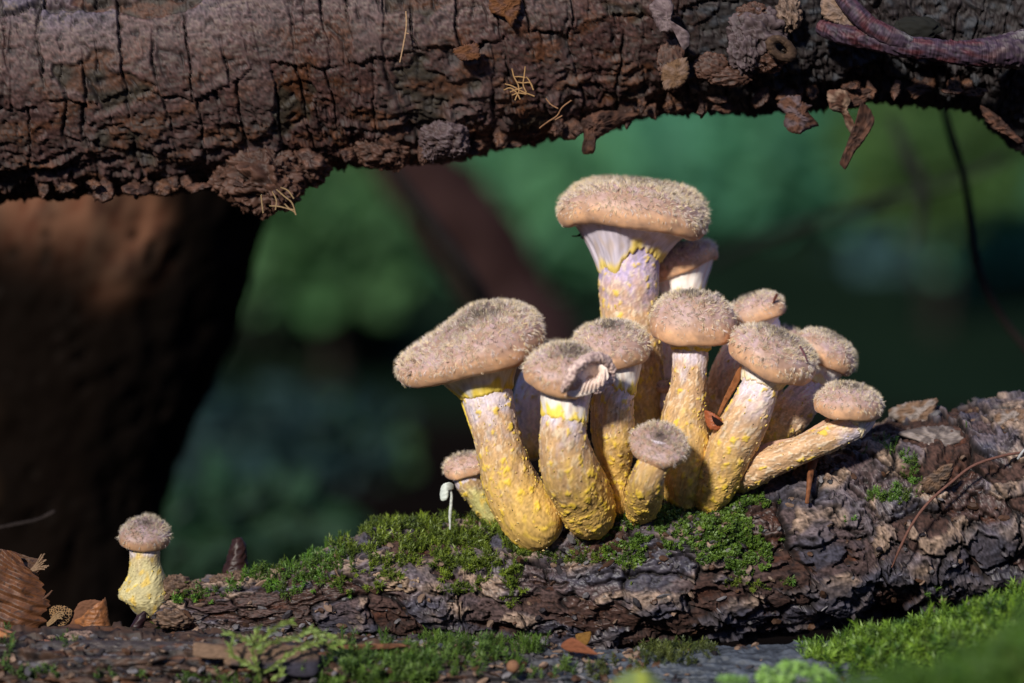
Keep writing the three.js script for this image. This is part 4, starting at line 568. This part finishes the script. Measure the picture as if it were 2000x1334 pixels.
{ // bright moss mound at the right, nearer to the camera
  const mound = (pts, k, label, kinds, dens, areas, scale, cols) => { const t = thing('moss_mound', label, 'moss', P(pts[1][0], pts[1][1], pts[1][3])), g = tubeGeo(pts, 120, 60, (x, a) => { const n = fbm(x / 8, a * 3, k, 3); return [8 * n + 2 * noise(x / 3, a * 5, k), ...mulc([.035, .055, .010], 1 + n)]; }, { round0: .2, round1: .1, deep: 1.4 }); t.userData.kind = 'stuff'; const ms = samplesOf(g.clone()); part('mound_soil', g, dry, t); const m = moss('x', ms, areas, dens, kinds, cols, k, { scale }); scene.remove(m); names.set('moss', names.get('moss') - 1); const off = m.position.clone().sub(t.position); for (const c of [...m.children]) { c.position.add(off); t.add(c); } return t; };
  mound([[1560, 1338, 36, .028], [1680, 1324, 52, .029], [1800, 1316, 70, .030], [1920, 1300, 84, .032], [2080, 1280, 106, .034]], 321, 'bright green feathery moss mound at the bottom right', long, 2.6, [[1700, 1270, 140, 60, .72], [1850, 1240, 140, 70, .76], [1960, 1220, 110, 90, .8], [1600, 1290, 60, 40, .7], [1800, 1300, 260, 40, .6]], .95, [[.040, .11, .006], [.22, .36, .03]]);
  mound([[1600, 1396, 30, .17], [1760, 1390, 44, .17], [1880, 1386, 60, .17], [1990, 1352, 80, .17], [2120, 1310, 110, .17]], 322, 'blurred bright green moss in the very front at the bottom right corner', long, 2.2, [[1990, 1300, 130, 90, 1], [1840, 1340, 120, 40, 1], [1660, 1365, 120, 30, 1]], .8, [[.055, .14, .008], [.11, .23, .015]]);
  const t = thing('moss_rosettes', 'pale green rosette moss at the bottom, in front of the feathery mound', 'moss', P(1545, 1310, .075)); t.userData.kind = 'stuff'; reseed(8);
  const ros = (() => { const gs = []; for (let i = 0; i < 14; i++) { const g = bladeGeo(.0011, .0006, .5); g.rotateX(.5 + .6 * (i % 2)); g.rotateY(i * 2.4); gs.push(g); } return mergeGeometries(gs); })(), list = [];
  for (let i = 0; i < 150; i++) { const x = 1480 + 150 * rnd(), y = 1290 + 44 * rnd() + 16 * Math.abs(x - 1545) / 60; list.push([basis(P(x, y, .075 + rr(-.006, .006)), V(rr(-.6, .6), 1, rr(-.1, .9)), rr(.8, 1.3), rr(0, 6)), mulc([.28, .48, .10], rr(.7, 1.2))]); }
  for (let i = 0; i < 40; i++) list.push([basis(P(1400 + 60 * rnd(), 1322 + 14 * rnd(), .075), V(rr(-.6, .6), 1, rr(-.1, .9)), rr(.6, 1.1), rr(0, 6)), mulc([.26, .46, .12], rr(.7, 1.2))]);
  copies('rosettes', ros, mossMat, list, t);
  const l = thing('green_leaf', 'blurred yellowish green leaf poking up at the bottom centre', 'leaf', P(1245, 1330, .13));
  flake('blade', [[1185, 1345], [1215, 1318], [1240, 1309], [1262, 1312], [1284, 1326], [1300, 1345], [1240, 1356]], (x, y) => .13 + .003 * Math.cos((x - 1245) / 30), .0006, (x, y, n) => mulc(mixc([.13, .17, .06], [.26, .30, .05], ss(20, 0, Math.abs(x - 1255))), 1 + .4 * n), l, { seed: 95, jag: 1, rough: .2 });
}
// dead leaves at the bottom left
{
  const t = thing('dead_leaf', 'large curled orange brown dead leaf with ribs at the left edge', 'leaf', P(40, 1245, .012));
  part('blade', bladeSurf([[2, 1072, .012], [-6, 1120, .014], [-4, 1180, .015], [8, 1262, .014]], 86, [1, -.10, .12], [.16, .056, .016], [.06, .024, .010], { curl: .42, veins: 10, k: 3 }), M(.6), t);
  part('blade', bladeSurf([[24, 1080, .006], [40, 1096, .008], [50, 1120, .009], [44, 1150, .008]], 34, [1, .3, .2], [.12, .06, .03], [.07, .035, .02], { curl: .7, veins: 5, k: 5 }), M(.6), t);
  straw(t, 'stalk', [[84, 1170, .014], [94, 1162, .014], [102, 1153, .014]], 2.4, .014, [.10, .05, .03]);
  const u = thing('dead_leaf', 'upright pointed orange brown dead leaf left of the lone mushroom', 'leaf', P(180, 1245, .012));
  flake('blade', [[145, 1212], [160, 1204], [178, 1186], [206, 1172], [212, 1205], [220, 1250], [180, 1250], [158, 1232]], (x, y) => .014 + .003 * Math.sin((x - 150) / 22), .0005, (x, y, n) => mulc([.20, .075, .022], clamp(.85 + .7 * n + .5 * noise(x / 8, y / 8, 3) - .5 * ss(.8, 1, Math.abs(Math.sin((x + y * .6) / 7))), .2, 2)), u, { seed: 103, jag: 1, rough: .4, mat: M(.6), n: 120, m: 26 });
  flake('folded_back', [[132, 1240], [142, 1200], [156, 1176], [180, 1171], [204, 1174], [206, 1166], [208, 1200], [180, 1220]], (x, y) => .009, .0005, (x, y, n) => mulc([.085, .038, .02], 1 + n), u, { seed: 104, jag: 1, rough: .3 });
  flake('lower_lobe', [[96, 1246], [110, 1234], [136, 1226], [158, 1220], [166, 1240], [140, 1252], [100, 1256]], (x, y) => .016, .0005, (x, y, n) => mulc([.22, .080, .022], 1 + n), u, { seed: 105, jag: 1, rough: .3, mat: M(.6) });
  const k = thing('skeleton_leaf', 'small lacy tan leaf fragment between the two brown leaves', 'leaf', P(122, 1210, .010));
  flake('lace', [[96, 1190], [110, 1182], [128, 1184], [142, 1194], [136, 1212], [120, 1226], [104, 1222]], (x, y) => .010, .0004, (x, y, n) => { const v = voro(x / 5, y / 5, 3); return v.f2 - v.f1 < .22 ? [.26, .15, .065] : [.02, .012, .008]; }, k, { seed: 107, jag: 1, rough: .2, n: 120, m: 30 });
  for (let i = 0; i < 8; i++) straw(k, 'vein', [[92, 1224 - i], [104 + i * 2, 1216 - i * 3 + 4 * Math.sin(i * 3)], [116 + i * 1.5, 1204 + 6 * Math.sin(i * 5)]], .9, .012, [.22, .14, .07]);
  const d = thing('dry_moss_tuft', 'dry frayed brownish tuft sticking out of the curled leaf', 'tuft', P(58, 1116, .010));
  for (let i = 0; i < 13; i++) { const a = i / 12; straw(d, 'fibre', [[56, 1117, .010], [70, 1112 - 8 * a + 3 * Math.sin(i * 4), .011], [mix(88, 76, a) + 10 * Math.sin(i * 7) ** 2, mix(1112, 1084, a) + 5 * Math.sin(i * 5), .012]], 1.1, .01, [.20, .13, .08]); }
  const w = thing('dead_leaf', 'rusty leaf edge with a pale fringe low at the left corner', 'leaf', P(20, 1265, .03));
  flake('blade', [[-14, 1230], [10, 1236], [30, 1250], [24, 1266], [8, 1280], [-14, 1284]], .034, .0006, (x, y, n) => mulc([.22, .085, .025], 1 + n), w, { seed: 109, jag: 1, rough: .4, mat: M(.6) });
  flake('edge', [[-10, 1222], [20, 1232], [60, 1244], [104, 1252], [100, 1262], [60, 1258], [20, 1246]], (x, y) => .03, .001, (x, y, n) => mulc([.17, .075, .05], 1 + n), w, { seed: 110, jag: 2, rough: .4 });
  const b = thing('bark_piece', 'small brown bark chip lying beside the pointed dead leaf', 'bark', P(158, 1245, .03)); gnarl('bark', 156, 1246, .028, 30, 14, 20, 93, [.07, .04, .03], [.20, .13, .10], b, 40);
}
{ // feathery moss sprig in front of the log
  reseed(55); const z = .047, t = thing('moss_sprig', 'pale green branching feathery moss sprig in front of the log at left', 'moss', P(505, 1325, z)), leaf = bladeGeo(.0019, .0006, .35), list = [];
  [[[510, 1330], [500, 1300], [494, 1270], [500, 1240], [504, 1224]], [[496, 1268], [518, 1244], [542, 1222], [572, 1212]], [[500, 1276], [540, 1252], [580, 1244], [606, 1230], [628, 1250]], [[512, 1316], [548, 1290], [586, 1266], [626, 1256], [654, 1264]], [[494, 1256], [470, 1244], [438, 1234]], [[508, 1308], [480, 1294], [456, 1280], [450, 1262], [456, 1254]], [[530, 1330], [545, 1318], [552, 1304]], [[606, 1234], [640, 1240], [668, 1256]]].forEach((p, i) => {
    straw(t, 'branch', p, 2, z + .001 * (i % 3), [.10, .12, .03]);
    const ax = axisOf(p.map(q => [q[0], q[1], 2, z + .001 * (i % 3)])), n = Math.round(ax.total / .00030);
    for (let j = 0; j < n; j++) { const q = ax.at(j / n), s = j % 2 ? 1 : -1; list.push([basis(q.p, q.T.clone().multiplyScalar(.9).addScaledVector(q.A, s * rr(.3, .8)).addScaledVector(q.B, rr(-.3, .7)), rr(.7, 1.25), rr(0, 6)), mulc(mixc([.16, .27, .035], [.34, .44, .12], rnd()), rr(.75, 1.2))]); }
  });
  copies('leaves', leaf, mossMat, list, t);
}
renderer.render(scene, camera);
